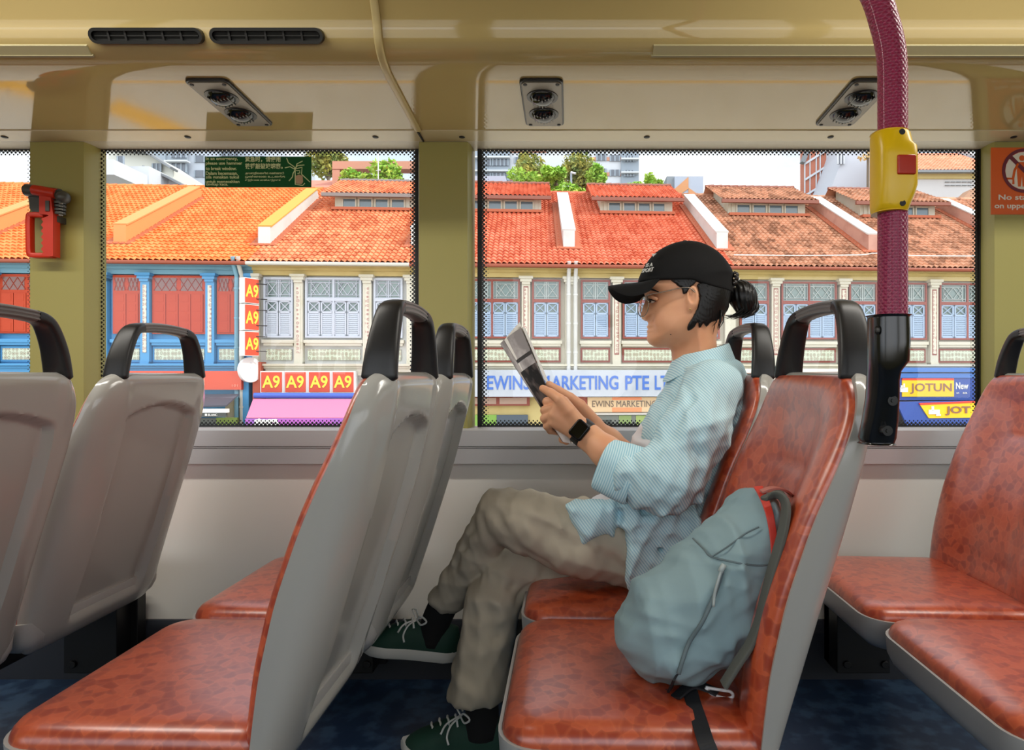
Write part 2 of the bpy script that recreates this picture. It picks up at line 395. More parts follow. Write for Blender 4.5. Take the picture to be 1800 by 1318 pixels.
# ---- twin ball nozzles in the soffit
NOZ = m_new('nozzle_plate', (118, 110, 96), .38, metal=.3)
GLB = m_new('nozzle_ball', (10, 10, 10), .12, spec=.7)
def nozzle(pxt, pxb, label):
    yt, yb = 1.492, 1.711
    zt_, zb_ = sz(yt), sz(yb)
    xt, xb2 = (pxt-VX)*yt/F, (pxb-VX)*yb/F; xc = (xt+xb2)/2
    t = thing('air_nozzle_panel', (xc, 1.60, .655), label, 'air nozzle', 'twin ball air nozzles')
    hw, hl = .050, (yb-yt)/2*1.0; tilt = math.atan2(zt_-zb_, yb-yt)
    M = Matrix.Translation((xc, (yt+yb)/2, sz((yt+yb)/2))) @ Matrix.Rotation(-tilt, 4, 'X')
    def rr(hx, hy, r, n=5):
        o = []
        for (sx, sy, a0) in ((1, -1, -90), (1, 1, 0), (-1, 1, 90), (-1, -1, 180)):
            for k in range(n+1): an = math.radians(a0+90*k/n); o.append((sx*(hx-r)+r*math.cos(an), sy*(hy-r)+r*math.sin(an)))
        return o
    f = MB(); f.prism(rr(hw, hl+.01, .014), -.006, .004, 'z').xf(M); build('plate', f, BLK, t, bevel=.002)
    f = MB(); f.prism(rr(hw-.004, hl+.005, .012), -.0085, -.004, 'z').xf(M); build('face_plate', f, NOZ, t, bevel=.001)
    for cy in (-.046, .044):
        f = MB(); f.disc((0, cy), .037, -.0100, -.003, 'z', 28).xf(M); r = build('nozzle_ring', f, BLK, t)
        f = MB(); f.ball((0, cy, -.002), (.032, .032, .026), 24, 14).xf(M); q = build('nozzle_ball', f, GLB, t, smooth=180)
        f = MB()
        for k in range(-3, 4): f.box((k*.0075-.0012, cy-.02, -.027+abs(k)*.0022), (k*.0075+.0012, cy+.02, -.022+abs(k)*.0022))
        f.xf(M); build('nozzle_vane', f, m_new('nozzle_vane', (70, 68, 64), .3, metal=.5), q)
    for sx in (-1, 1):
        for sy in (-1, 1): build('screw', MB().disc((sx*(hw-.013), sy*(hl-.004)), .0046, -.0098, -.004, 'z', 10).xf(M), RUB, t)
nozzle(367, 443, 'twin ball air nozzle above the green notice window')
nozzle(951, 958, 'twin ball air nozzle above the large window, next to the middle pillar')
nozzle(1530, 1472, 'twin ball air nozzle beside the magenta pole')

# ================================================================ stickers
GREEN = m_new('sticker_green', (20, 84, 40), .6, spec=.2); CREAMT = m_new('sticker_print', (216, 226, 170), .5)
dG = GY-.004
t = thing('emergency_sticker', P(454, 328, dG), 'green emergency notice stuck on the window glass', 'sticker')
c0 = P(360, 329, dG); c1 = P(547, 275, dG)
b = MB().box((c0[0], dG, c0[2]), (c1[0], dG+.002, c1[2])); build('sheet', b, GREEN, t)
b = MB()
def tl(s, x, y, w, h):
    p = P(x, y, dG-.0005); text_mb(b, s, w*dG/F, h*dG/F, p, .0006, bold=.018)
tl('In an emergency,', 362, 283, 56, 7); tl('please use hammer', 362, 291, 64, 7); tl('to break window.', 362, 299, 54, 6)
tl('Dalam kecemasan,', 362, 308.5, 56, 7); tl('sila gunakan tukul', 362, 315.5, 58, 7); tl('untuk memecahkan', 362, 321.5, 59, 5); tl('tingkap kaca.', 362, 327.5, 39, 6)
tl('紧急时，请使用', 431, 285, 62, 10); tl('铁锤敲破玻璃窗。', 431, 297, 66, 10)
tl('அவசரநிலையில் கண்ணாடி', 431, 307.5, 68, 5.5); tl('ஜன்னலை உடைக்க', 431, 313.5, 70, 5.5); tl('சுத்தியலை பயன்படுத்தவும்', 431, 319, 62, 4.5)
build('lettering', b, CREAMT, t)
b = MB()
for pl in ([(504,278),(507,286),(517,293),(519,298)], [(519,298),(522,288),(532,283)], [(519,296),(523,291),(535,290)], [(501,295),(510,293),(519,298)],
           [(519,298),(515,305),(514,311),(508,318)], [(519,297),(531,294),(530,306)], [(520,300),(527,300),(527,304),(523,305)], [(530,306),(545,320)], [(519,300),(519,324),(532,326),(536,322)]):
    b.tube([P(x, y, dG-.0004) for x, y in pl], .0014, 5)
build('crack_symbol', b, CREAMT, t)
b = MB().prism([(P(x, y, dG)[0], P(x, y, dG)[2]) for x, y in ((520,309),(526,307),(532,309),(533,320),(530,324),(521,323),(519,316))], dG-.001, dG, 'y'); build('fist_symbol', b, m_new('fist_print', (186, 152, 118), .5), t)

ORS = m_new('sticker_orange', (226, 96, 22), .4); WHT = m_new('print_white', (235, 228, 215), .5); MAR = m_new('print_maroon', (110, 28, 50), .5)
dS = WY-.0195
t = thing('no_standing_sticker', P(1800, 378, dS), 'orange no standing sticker on the right pillar', 'sticker')
xl, xr = P(1742, 0, dS)[0], P(1846, 0, dS)[0]
b = MB().box((xl, dS, P(0, 377, dS)[2]), (xr, dS+.002, P(0, 259, dS)[2])); build('sheet', b, ORS, t, bevel=.004)
b = MB().disc((P(1800, 300, dS)[0], P(0, 300, dS)[2]), 33*dS/F, dS-.0008, dS); build('disc_print', b, WHT, t)
b = MB(); cx, cz = P(1800, 300, dS)[0], P(0, 300, dS)[2]; r1, r2 = 39*dS/F, 33.5*dS/F; n = 40
b.add([(cx+r*math.cos(2*PI*k/n), dS-.0010, cz+r*math.sin(2*PI*k/n)) for r in (r1, r2) for k in range(n)], [(k, (k+1) % n, n+(k+1) % n, n+k) for k in range(n)])
s_ = 36*dS/F*.7; w_ = .004
b.add([(cx-s_-w_, dS-.0012, cz+s_-w_), (cx-s_+w_, dS-.0012, cz+s_+w_), (cx+s_+w_, dS-.0012, cz-s_+w_), (cx+s_-w_, dS-.0012, cz-s_-w_)], [(0, 3, 2, 1)]); build('prohibition_ring', b, MAR, t)
b = MB()
def stick(pts, r): b.tube([P(x, y, dS-.0006) for x, y in pts], r*dS/F, 6)
b.disc((P(1796, 0, dS)[0], P(0, 278, dS)[2]), 5*dS/F, dS-.001, dS-.0005); b.prism([(P(x, y, dS)[0], P(x, y, dS)[2]) for x, y in ((1789,285),(1803,285),(1806,300),(1803,328),(1797,328),(1796,310),(1794,328),(1789,328),(1787,300))], dS-.001, dS-.0004, 'y')
stick([(1789, 288), (1783, 300), (1780, 316)], 2.2); stick([(1770, 314), (1781, 314), (1781, 324)], 2)
build('figure_print', b, ORS, t)
b = MB(); text_mb(b, 'No standing', 90*dS/F, 12*dS/F, P(1755, 354, dS-.0005), .0006, bold=.02); text_mb(b, 'on upper deck', 98*dS/F, 12*dS/F, P(1748, 369, dS-.0005), .0006, bold=.02)
build('lettering', b, WHT, t)

# ================================================================ emergency hammer
HRED = m_new('hammer_red', (192, 42, 14), .38); HGR = m_new('hammer_holder', (70, 70, 66), .4); STL = m_new('steel', (170, 170, 165), .3, metal=.9)
dh = WY-.05; hp = lambda x, y, d=dh: P(x, y, d)
t = thing('emergency_hammer', hp(75, 452), 'red emergency hammer in a grey holder on the left pillar', 'emergency hammer')
b = MB()
b.tube([hp(47, 334), hp(105, 343)], .017, 14); b.prism([(hp(x, y)[0], hp(x, y)[2]) for x, y in ((51,340),(76,346),(76,374),(60,374),(54,366))], dh-.004, WY-.018, 'y')
b.ball(hp(111, 347), (.017, .02, .018), 14, 10)
for k in range(4): b.tube([hp(106, 355+k*6), hp(106, 359+k*6)], .0145-.0005*k, 12)
b.box(hp(101, 390, dh), hp(111, 384, WY-.018)); build('holder', b, HGR, t, smooth=40)
b = MB(); b.tube([hp(42, 332, dh-.004), hp(64, 335, dh-.004)], [.009, .0105], 14); build('striker', b, STL, t, smooth=40)
b = MB(); b.tube([hp(60, 334, dh-.008), hp(100, 341, dh-.008)], .0145, 14)
def pq(l): return [(hp(x, y)[0], hp(x, y)[2]) for x, y in l]
b.prism(pq([(76,345),(96,347),(100,378),(100,452),(92,452),(92,380),(76,378)]), dh-.014, dh+.012, 'y')
zig = [(92,380)]+[q for k in range(6) for q in ((77, 386+k*10.6), (81, 391+k*10.6))]+[(77,450),(92,452)]
b.prism(pq(zig), dh-.010, dh+.008, 'y')
b.sweep(smooth_path([hp(80, 379), hp(58, 378), hp(53, 383), hp(53, 420), hp(54, 444), hp(60, 449), hp(95, 449)], 4), (0, 1, 0), .010, .0075, 4, 12)
build('hammer_body', b, HRED, t, bevel=.0015)
b = MB(); b.box(hp(79, 371, dh-.017), hp(88, 353, dh-.013)); build('latch', b, HGR, t, bevel=.001)
b = MB()
for k in range(5): b.tube([hp(104, 357+k*5.2, dh-.016), hp(110, 358+k*5.2, dh-.016)], .0022, 6)
build('coil_rib', b, m_new('holder_rib', (120, 120, 112), .4), t)
# ================================================================ seats
def vinyl():
    m = m_new('orange_vinyl', (186, 62, 26), .36, spec=.5, coat=.9)
    b = bsdf(m); v = coords(m)
    # overlapping round blotches: a tone per cell, pale veins between, swirls here and there
    dn = nd(m, 'TexNoise', i_Scale=60.0, i_Detail=2.0); lk(m, v, dn.inputs['Vector']); dv = nd(m, 'VectorMath', operation='MULTIPLY_ADD'); lk(m, dn.outputs['Color'], dv.inputs[0]); dv.inputs[1].default_value = (.004, .004, .004); lk(m, v, dv.inputs[2]); v_ = dv.outputs[0]
    vo = nd(m, 'TexVoronoi', i_Scale=58.0); lk(m, v_, vo.inputs['Vector']); sc_ = nd(m, 'SeparateColor'); lk(m, vo.outputs['Color'], sc_.inputs[0])
    ve = nd(m, 'TexVoronoi', i_Scale=58.0, feature='DISTANCE_TO_EDGE'); lk(m, v_, ve.inputs['Vector'])
    v2 = nd(m, 'TexVoronoi', i_Scale=17.0); lk(m, v, v2.inputs['Vector'])
    sn = nd(m, 'Math', operation='SINE'); ml = nd(m, 'Math', operation='MULTIPLY'); ml.inputs[1].default_value = 62.0; lk(m, v2.outputs['Distance'], ml.inputs[0]); lk(m, ml.outputs[0], sn.inputs[0])
    lt = nd(m, 'Math', operation='LESS_THAN'); lt.inputs[1].default_value = .17; lk(m, v2.outputs['Distance'], lt.inputs[0])
    mu = nd(m, 'Math', operation='MULTIPLY'); lk(m, sn.outputs[0], mu.inputs[0]); lk(m, lt.outputs[0], mu.inputs[1]); mu2 = nd(m, 'Math', operation='MULTIPLY'); mu2.inputs[1].default_value = .30; mu2.use_clamp = True; lk(m, mu.outputs[0], mu2.inputs[0])
    r1 = nd(m, 'ValToRGB'); e = r1.color_ramp.elements; e[0].position = .25; e[0].color = lin((154, 50, 22)); e[1].position = .75; e[1].color = lin((188, 78, 40)); lk(m, sc_.outputs[0], r1.inputs['Fac'])
    r2 = nd(m, 'ValToRGB'); e = r2.color_ramp.elements; e[0].position = .0; e[0].color = (.32, .32, .32, 1); e[1].position = .20; e[1].color = (0, 0, 0, 1); lk(m, ve.outputs['Distance'], r2.inputs['Fac'])
    mxb = nd(m, 'Mix', data_type='RGBA'); mxb.inputs['B'].default_value = lin((208, 104, 62)); lk(m, r1.outputs['Color'], mxb.inputs['A']); lk(m, r2.outputs['Color'], mxb.inputs['Factor'])
    mxc = nd(m, 'Mix', data_type='RGBA'); mxc.inputs['B'].default_value = lin((214, 108, 62)); lk(m, mxb.outputs['Result'], mxc.inputs['A']); lk(m, mu2.outputs[0], mxc.inputs['Factor'])
    lk(m, mxc.outputs['Result'], b.inputs['Base Color']); b.inputs['Coat IOR'].default_value = 1.6
    n2 = nd(m, 'TexNoise', i_Scale=420.0, i_Detail=2.0); lk(m, v, n2.inputs['Vector']); bp = nd(m, 'Bump'); b.inputs['Coat Roughness'].default_value = .30; bp.inputs['Strength'].default_value = .12; bp.inputs['Distance'].default_value = .0005
    lk(m, n2.outputs['Fac'], bp.inputs['Height']); lk(m, bp.outputs['Normal'], b.inputs['Normal']); return m
VIN = vinyl()
SHELL = m_new('seat_shell', (164, 162, 156), .15, spec=.5); PAN = m_new('seat_pan', (170, 168, 164), .35)
HBLK = m_new('handle_black', (20, 19, 20), .42); HGRY = m_new('handle_grip', (104, 99, 97), .45)
STEEL = m_new('frame_black', (14, 14, 16), .45)

Rz = [.006, -.05, -.1, -.2, -.3, -.4, -.5, -.57]; Rx = [-.243, -.249, -.257, -.281, -.311, -.343, -.378, -.402]
Fz = [.006, -.05, -.1, -.15, -.2, -.3, -.4, -.5, -.57]; Fx = [-.279, -.290, -.309, -.332, -.354, -.388, -.410, -.422, -.428]
def sm(zs, xs, z):
    zz = np.array(zs)[::-1]; xx = np.array(xs)[::-1]
    return float(np.mean([np.interp(z+d, zz, xx) for d in (-.025, -.012, 0, .012, .025)]))
def xr(z): return sm(Rz, Rx, z)
def xf_(z): return sm(Fz, Fx, z)
ZT, ZB = .006, -.572
def half_w(z, top=ZT, w0=.208, r=.075):
    w = w0-.012*float(ss(-.15, .0, z))
    if z > top-r: w -= r*(1-math.sqrt(max(0, 1-((z-(top-r))/r)**2)))*.8
    if z < ZB+.06: w -= .06*(1-math.sqrt(max(0, 1-(((ZB+.06)-z)/.06)**2)))*.7
    return w
def rec(u, z):
    """hollow of the backrest between its side bolsters"""
    return min(.030, max(0, xr(z)-xf_(z)-.030))*(1-float(ss(.25, .80, abs(u))))*float(ss(0, .07, -z))
def make_shell():
    nu, nv = 72, 110; V = []; Fc = []
    zs = [ZT-(ZT-ZB)*(0.5-0.5*math.cos(PI*j/(nv-1))) for j in range(nv)]
    for z in zs:
        w = half_w(z); tt = max(0.0, ZT-z); th = 1.0 if tt > .022 else math.sqrt(max(0, 1-(1-tt/.022)**2))
        bb = max(0.0, z-ZB); tb = 1.0 if bb > .045 else math.sqrt(max(0, 1-(1-bb/.045)**2))
        f0, r0 = xf_(z), xr(z); mid = (f0*.55+r0*.45); f1 = mid+(f0-mid)*th; r1 = mid+(r0-mid)*th
        f1 = f1+(.0)*tb; r1 = f1+(r1-f1)*max(tb, .02)
        for i in range(nu):
            u = -1+2*i/(nu-1); u = math.copysign(1-(1-abs(u))**1.5, u); y = u*w
            g = (1-abs(u)**5.5)**(1/2.6)
            x = f1+(r1-f1)*g
            # recessed back panel with an arched head
            arch = -.062-.030*(abs(y)/.13)**2
            m = float(ss(0, .009, arch-z)*ss(0, .009, .128-abs(y)+.02*z)*ss(0, .05, z+.54))
            x -= .020*m
            # raised bosses that take the handle legs
            bs = math.exp(-((abs(y)-.142)/.016)**2)*float(ss(-.13, -.03, z))*(1-float(ss(-.005, .01, z)))
            x += .006*bs
            V.append((x, y, z))
        for i in range(nu):
            u = 1-2*i/(nu-1); V.append((min(f1+rec(u, z)*1.0, (f1+r1)/2+.004), u*w*.999, z))
    n2 = nu*2
    for j in range(nv-1):
        for i in range(n2):
            a = j*n2+i; c = j*n2+(i+1) % n2; Fc.append((a, c, c+n2, a+n2))
    Fc.append(tuple(range(n2))[::-1]); Fc.append(tuple(range((nv-1)*n2, nv*n2)))
    return MB().add(V, Fc)
def make_pad():
    nu, nv = 50, 80; V = []; Fc = []; zt, zb = .0005, -.515
    for side in (0, 1):
        for j in range(nv):
            s = j/(nv-1); z = zt+(zb-zt)*(.5-.5*math.cos(PI*s))
            w = half_w(z, .0, .208, .075)-.004
            for i in range(nu):
                u = -1+2*i/(nu-1); u = math.copysign(1-(1-abs(u))**1.6, u); y = u*w
                ed = min((1-abs(u))*w, (zt-z)*1.0, (z-zb)*1.0); k = min(max(ed/.028, 0), 1); puff = math.sqrt(max(0, 1-(1-k)**2))
                x = xf_(z)-.002-.012*puff
                bol = float(ss(.55, .8, abs(u)))*(1-float(ss(.93, 1.0, abs(u))))*float(ss(-.05, -.14, z))
                x -= .002*bol*puff
                x += rec(u, z)*min(1, puff*1.5)
                x -= .008*math.exp(-((z+.37)/.09)**2)*(1-abs(u)**2)*puff        # lumbar swell
                x += .0035*math.exp(-((z+.145)/.006)**2)*(1-float(ss(.25, .45, abs(u))))*puff  # pinch crease
                V.append((x, y, z) if side == 0 else (xf_(z)+.006+rec(u, z), y, z))
    N = nu*nv
    for j in range(nv-1):
        for i in range(nu-1):
            a = j*nu+i; Fc.append((a, a+nu, a+nu+1, a+1)); Fc.append((N+a, N+a+1, N+a+nu+1, N+a+nu))
    bd = [i for i in range(nu)]+[j*nu+nu-1 for j in range(1, nv)]+[(nv-1)*nu+i for i in range(nu-2, -1, -1)]+[j*nu for j in range(nv-2, 0, -1)]
    for k in range(len(bd)):
        a, c = bd[k], bd[(k+1) % len(bd)]; Fc.append((a, c, N+c, N+a))
    return MB().add(V, Fc)
def rring(x0, x1, hy, rf, rb, ins, z, n=8, zf=None):
    """rounded rectangle ring; rf radius of the front corners"""
    o = []
    x0 += ins; x1 -= ins; hy -= ins; rf = max(rf-ins*.6, .01); rb = max(rb-ins*.6, .008)
    for (cx, cy, r, a0) in ((x1-rb, -hy+rb, rb, -90), (x1-rb, hy-rb, rb, 0), (x0+rf, hy-rf, rf, 90), (x0+rf, -hy+rf, rf, 180)):
        for k in range(n+1):
            an = math.radians(a0+90*k/n); x, y = cx+r*math.cos(an), cy+r*math.sin(an); o.append((x, y, z if zf is None else zf(x, y, z)))
    return o
def loft(rings, cap0=True, cap1=True):
    n = len(rings[0]); V = [p for r in rings for p in r]
    Fc = [(j*n+i, j*n+(i+1) % n, (j+1)*n+(i+1) % n, (j+1)*n+i) for j in range(len(rings)-1) for i in range(n)]
    if cap0: Fc.append(tuple(range(n))[::-1])
    if cap1: Fc.append(tuple(range((len(rings)-1)*n, len(rings)*n)))
    return MB().add(V, Fc)
SX0, SX1 = -.768, -.408
def zslope(x, y, z): return z+.006*max(0, (SX1-x)/.36)*1.0-.0
def make_cushion():
    L = [(.004, -.525), (.0, -.505), (.0, -.495), (.003, -.486), (.009, -.4785), (.018, -.4735), (.032, -.4705), (.055, -.469), (.09, -.4685), (.14, -.469), (.17, -.4695)]
    return loft([rring(SX0, SX1, .209, .055, .03, i, z, 8, zslope) for i, z in L])
def make_pan():
    L = [(.10, -.575), (.05, -.572), (.02, -.563), (.004, -.548), (-.004, -.53), (-.006, -.500), (-.006, -.497), (-.001, -.497), (.0, -.510), (.02, -.512)]
    return loft([rring(SX0, SX1+.01, .209, .060, .03, i, z, 8, zslope) for i, z in L], True, False)
def handle_path():
    q = [(-.146, -.012), (-.142, .012), (-.134, .042), (-.122, .070), (-.108, .092), (-.094, .101), (-.078, .1045)]
    return [np.array((-.268+.05*max(z, 0)+.0, y, z)) for (y, z) in q]
def make_seat(label, group):
    bx, bz = -.55, FLOOR
    t = thing('bus_seat', (bx, 0, bz), label, 'bus seat', group)
    sh = build('back_shell', make_shell(), SHELL, t, smooth=50)
    build('backrest_cushion', make_pad(), VIN, t, smooth=60)
    build('seat_cushion', make_cushion(), VIN, t, smooth=50)
    build('seat_pan', make_pan(), PAN, t, smooth=35)
    h = handle_path(); left = smooth_path(h, 5)
    k = len(left); a = [.0265-.0105*i/(k-1) for i in range(k)]; bb = [.0075+.0035*min(1, i/8) for i in range(k)]
    a[0] *= .35; a[1] *= .8; bb[0] *= .4; bb[1] *= .8
    for s in (1, -1):
        build('handle_post', MB().sweep([(p[0], p[1]*s, p[2]) for p in left], (1, 0, 0), a, bb, 3.4, 18), HBLK, t, smooth=40)
    top = [(-.2628, y, .1045+.004*(1-(y/.078)**2)) for y in np.linspace(-.078, .078, 13)]
    g = MB().sweep(top, (1, 0, 0), .0145, .0112, 3.0, 24)
    for dz in (.006, 0, -.006):
        g.sweep([(p[0]+.0145, p[1], p[2]+dz) for p in top], (1, 0, 0), .0012, .0018, 2, 8); g.sweep([(p[0]-.0145, p[1], p[2]+dz) for p in top], (1, 0, 0), .0012, .0018, 2, 8)
    build('handle_grip', g, HGRY, t, smooth=40)
    b = MB().box((-.66, -.19, -.612), (-.50, .25, -.577)); build('seat_frame', b, STEEL, t, bevel=.004)
    return t
seat0 = make_seat('', None)
used = [False]
PED = {}
def place_seat(X, d, label, group, wall=False, leg=False):
    o = seat0 if not used[0] else copy_tree(seat0); used[0] = True
    o.location = (X-.55, d, FLOOR); o['label'] = label; o['group'] = group
    if wall:
        b = MB().box((X-.66, 1.735, -.79), (X-.52, 1.825, -.578)).box((X-.66, 1.79, -.79), (X-.50, 1.826, -.60))
        for xx in (X-.635, X-.535): b.disc((xx, -.765), .010, 1.728, 1.735)
        build('wall_bracket', b, STEEL, o, bevel=.002)
    if leg:
        b = MB().prism([(X-.64, -.60), (X-.52, -.60), (X-.56, -.70), (X-.54, FLOOR), (X-.62, FLOOR), (X-.60, -.70)], d-.03, d+.03, 'y').box((X-.68, d-.05, FLOOR), (X-.48, d+.05, FLOOR+.012))
        build('floor_leg', b, STEEL, o, bevel=.003)
D1, D2 = 1.070, 1.513
ROWS = [-.68, 0.0, .675, 1.372]
names = ['the row at the left edge, only its back in view', 'the row in front of the reader', "the reader's own row", 'the row at the right edge behind the reader']
place_seat(ROWS[1], D1, 'bus seat with glossy grey back directly in front of the reader, on the aisle side', 'bus seats')
place_seat(ROWS[1], D2, 'bus seat with glossy grey back in front of the reader, against the window wall', 'bus seats', wall=True)
place_seat(ROWS[0], D1, 'grey backed bus seat cut by the left edge of the photo, on the aisle side', 'bus seats')
place_seat(ROWS[0], D2, 'grey backed bus seat by the wall under the window with the green notice', 'bus seats', wall=True)
place_seat(ROWS[2], D1, 'orange bus seat carrying the backpack, beside the magenta pole', 'bus seats')
place_seat(ROWS[2], D2, 'orange bus seat the reader sits on, by the large window', 'bus seats', wall=True)
place_seat(ROWS[3], D1, 'orange bus seat at the right edge with an empty cushion, on the aisle side', 'bus seats')
place_seat(ROWS[3], D2, 'orange bus seat at the right edge against the wall below the right pillar', 'bus seats', wall=True)

# ================================================================ magenta pole
PNK = m_new('pole_magenta', (158, 44, 84), .42, coat=.2)
def pole_bump(m):
    b_ = bsdf(m); t = nd(m, 'TexCoord'); sp = nd(m, 'SeparateXYZ'); lk(m, t.outputs['Object'], sp.inputs[0])
    at = nd(m, 'Math', operation='ARCTAN2'); lk(m, sp.outputs['Y'], at.inputs[0]); lk(m, sp.outputs['X'], at.inputs[1])
    def mt(op, a, c=None):
        n = nd(m, 'Math', operation=op)
        for i, q in enumerate((a, c)):
            if q is None: continue
            if isinstance(q, (int, float)): n.inputs[i].default_value = q
            else: lk(m, q, n.inputs[i])
        return n.outputs[0]
    a = mt('MULTIPLY', at.outputs[0], 7.0); z = mt('MULTIPLY', sp.outputs['Z'], 430.0)
    s = mt('MULTIPLY', mt('SINE', mt('ADD', a, z)), mt('SINE', mt('SUBTRACT', a, z)))
    h = mt('SMOOTH_MAX', s, -.2) if False else mt('POWER', mt('ABSOLUTE', s), .6)
    bp = nd(m, 'Bump'); bp.inputs['Strength'].default_value = .85; bp.inputs['Distance'].default_value = .0018; lk(m, h, bp.inputs['Height']); lk(m, bp.outputs['Normal'], b_.inputs['Normal'])
    mx = nd(m, 'Mix', data_type='RGBA'); mx.inputs['A'].default_value = lin((176, 66, 102)); mx.inputs['B'].default_value = lin((140, 30, 70)); lk(m, mt('MINIMUM', mt('MULTIPLY', h, 1.6), 1.0), mx.inputs['Factor']); lk(m, mx.outputs['Result'], b_.inputs['Base Color'])
pole_bump(PNK)
dp = .80; rp = 24.5*dp/F; xp = (1569-VX)*dp/F
t = thing('grab_pole', (xp, dp, -.09), 'magenta textured grab pole rising from the reader\'s seat back to the ceiling', 'grab pole')
pts = [(xp, dp, z) for z in np.linspace(P(0, 625, dp)[2], P(0, 150, dp)[2], 16)]+smooth_path([(xp, dp, P(0, 130, dp)[2]), (xp-.002, dp, P(0, 90, dp)[2]), (xp-.008, dp+.003, P(0, 40, dp)[2]), (xp-.021, dp+.01, P(0, -30, dp)[2]), (xp-.055, dp+.03, P(0, -140, dp)[2]), (xp-.12, dp+.06, .72), (xp-.22, dp+.11, 1.04)], 5)
pm = build('pole', MB().tube(pts, rp, 36), PNK, t, smooth=60)
# moulded bracket clamping pole to seat
BRK = m_new('bracket_black', (15, 16, 17), .2, spec=.6)
rows = [(553, 1537, 1600), (560, 1536, 1601), (600, 1536, 1602), (634, 1536, 1600), (652, 1536, 1585), (668, 1535, 1582), (700, 1533, 1582), (740, 1526, 1580), (770, 1519, 1577), (781, 1522, 1572)]
V = []; n = 24; dl = [.80]*4+[.803, .808, .815, .823, .829, .831]
for (yy, xa, xb_), dd in zip(rows, dl):
    a0, a1 = P(xa, yy, dd-.01), P(xb_, yy, dd-.01); cx = (a0[0]+a1[0])/2; hx = (a1[0]-a0[0])/2; hy = .0225
    for k in range(n):
        c, s = math.cos(2*PI*k/n), math.sin(2*PI*k/n); e = 2/2.6
        V.append((cx+hx*math.copysign(abs(c)**e, c), dd+hy*math.copysign(abs(s)**e, s), a0[2]))
Fc = [(j*n+k, j*n+(k+1) % n, (j+1)*n+(k+1) % n, (j+1)*n+k) for j in range(len(rows)-1) for k in range(n)]+[tuple(range(n)), tuple(range((len(rows)-1)*n, len(rows)*n))[::-1]]
build('seat_bracket', MB().add(V, Fc), BRK, t, bevel=.003, smooth=50)
for (x, y) in ((1569, 704), (1560, 757)):
    b = MB(); p = P(x, y, .793); b.disc((p[0], p[2]), .0062, .792, .803, 'y', 20); b.disc((p[0], p[2]), .0026, .7905, .793, 'y', 6); build('bolt', b, m_new('bolt_dark', (28, 28, 28), .3, metal=.4), t)
b = MB().ball(P(1542, 580, .783), (.0035, .003, .0055), 12, 8); build('bolt', b, SCR, t)
# bell push on the pole
YEL = m_new('bell_yellow', (222, 180, 8), .33); BRED = m_new('bell_red', (170, 34, 8), .18)
t2 = thing('stop_bell', (xp, dp, P(0, 370, dp)[2]), 'yellow stop bell with a red push button clamped on the magenta pole', 'stop button')
prof = [(227, 1544, 1602, 0), (232, 1543, 1604, .4), (250, 1543, 1607, .6), (258, 1543, 1612, 1), (275, 1543, 1613, 1), (300, 1543, 1613.5, 1), (326, 1543, 1613, 1), (340, 1543, 1610, .8), (358, 1543, 1604, .5), (366, 1544, 1602, .3), (370, 1546, 1600, 0)]
V = []; n = 28
for (yy, xa, xb_, k_) in prof:
    a0, a1 = P(xa, yy, .785), P(xb_, yy, .785); cx = (a0[0]+a1[0])/2; hx = (a1[0]-a0[0])/2
    for k in range(n):
        c, s = math.cos(2*PI*(k+.5)/n), math.sin(2*PI*(k+.5)/n); e = 2/(2.2+1.6*k_)
        yv = dp+(.0205+.006*k_)*math.copysign(abs(s)**e, s) if s < 0 else dp+.0205*s
        V.append((cx+hx*math.copysign(abs(c)**e, c), yv, a0[2]))
Fc = [(j*n+k, j*n+(k+1) % n, (j+1)*n+(k+1) % n, (j+1)*n+k) for j in range(len(prof)-1) for k in range(n)]+[tuple(range(n)), tuple(range((len(prof)-1)*n, len(prof)*n))[::-1]]
build('bell_housing', MB().add(V, Fc), YEL, t2, bevel=.0015, smooth=55)
a0, a1 = P(1578, 306, .772), P(1611, 271, .772)
b = MB().box((a0[0], .771, a0[2]), (a1[0], .79, a1[2])); build('push_button', b, BRED, t2, bevel=.002)
for (x, y) in ((1585, 232), (1586, 357)):
    b = MB(); p = P(x, y, .778); b.disc((p[0], p[2]), .0036, .7765, .79, 'y', 16); build('screw', b, RUB, t2)
# ================================================================ the street outside
G = -3.2; TH = math.atan(.0577); D0 = 20.6
def U(px, v=0.0):
    """position along the shophouse row of photo column px, on the plane v behind the facade line"""
    s = (px-VX)/F; u = (s*(D0+v*math.cos(TH))+v*math.sin(TH))/(math.cos(TH)-s*math.sin(TH)); return u
def UD(u, v=0.0): return D0+u*math.sin(TH)+v*math.cos(TH)
def ZZ(px, py, v=0.0): return (VY-py)/F*UD(U(px, v), v)-G       # height above the street
def UW(u, v, z): return np.array([u*math.cos(TH)-v*math.sin(TH), D0+u*math.sin(TH)+v*math.cos(TH), z+G])

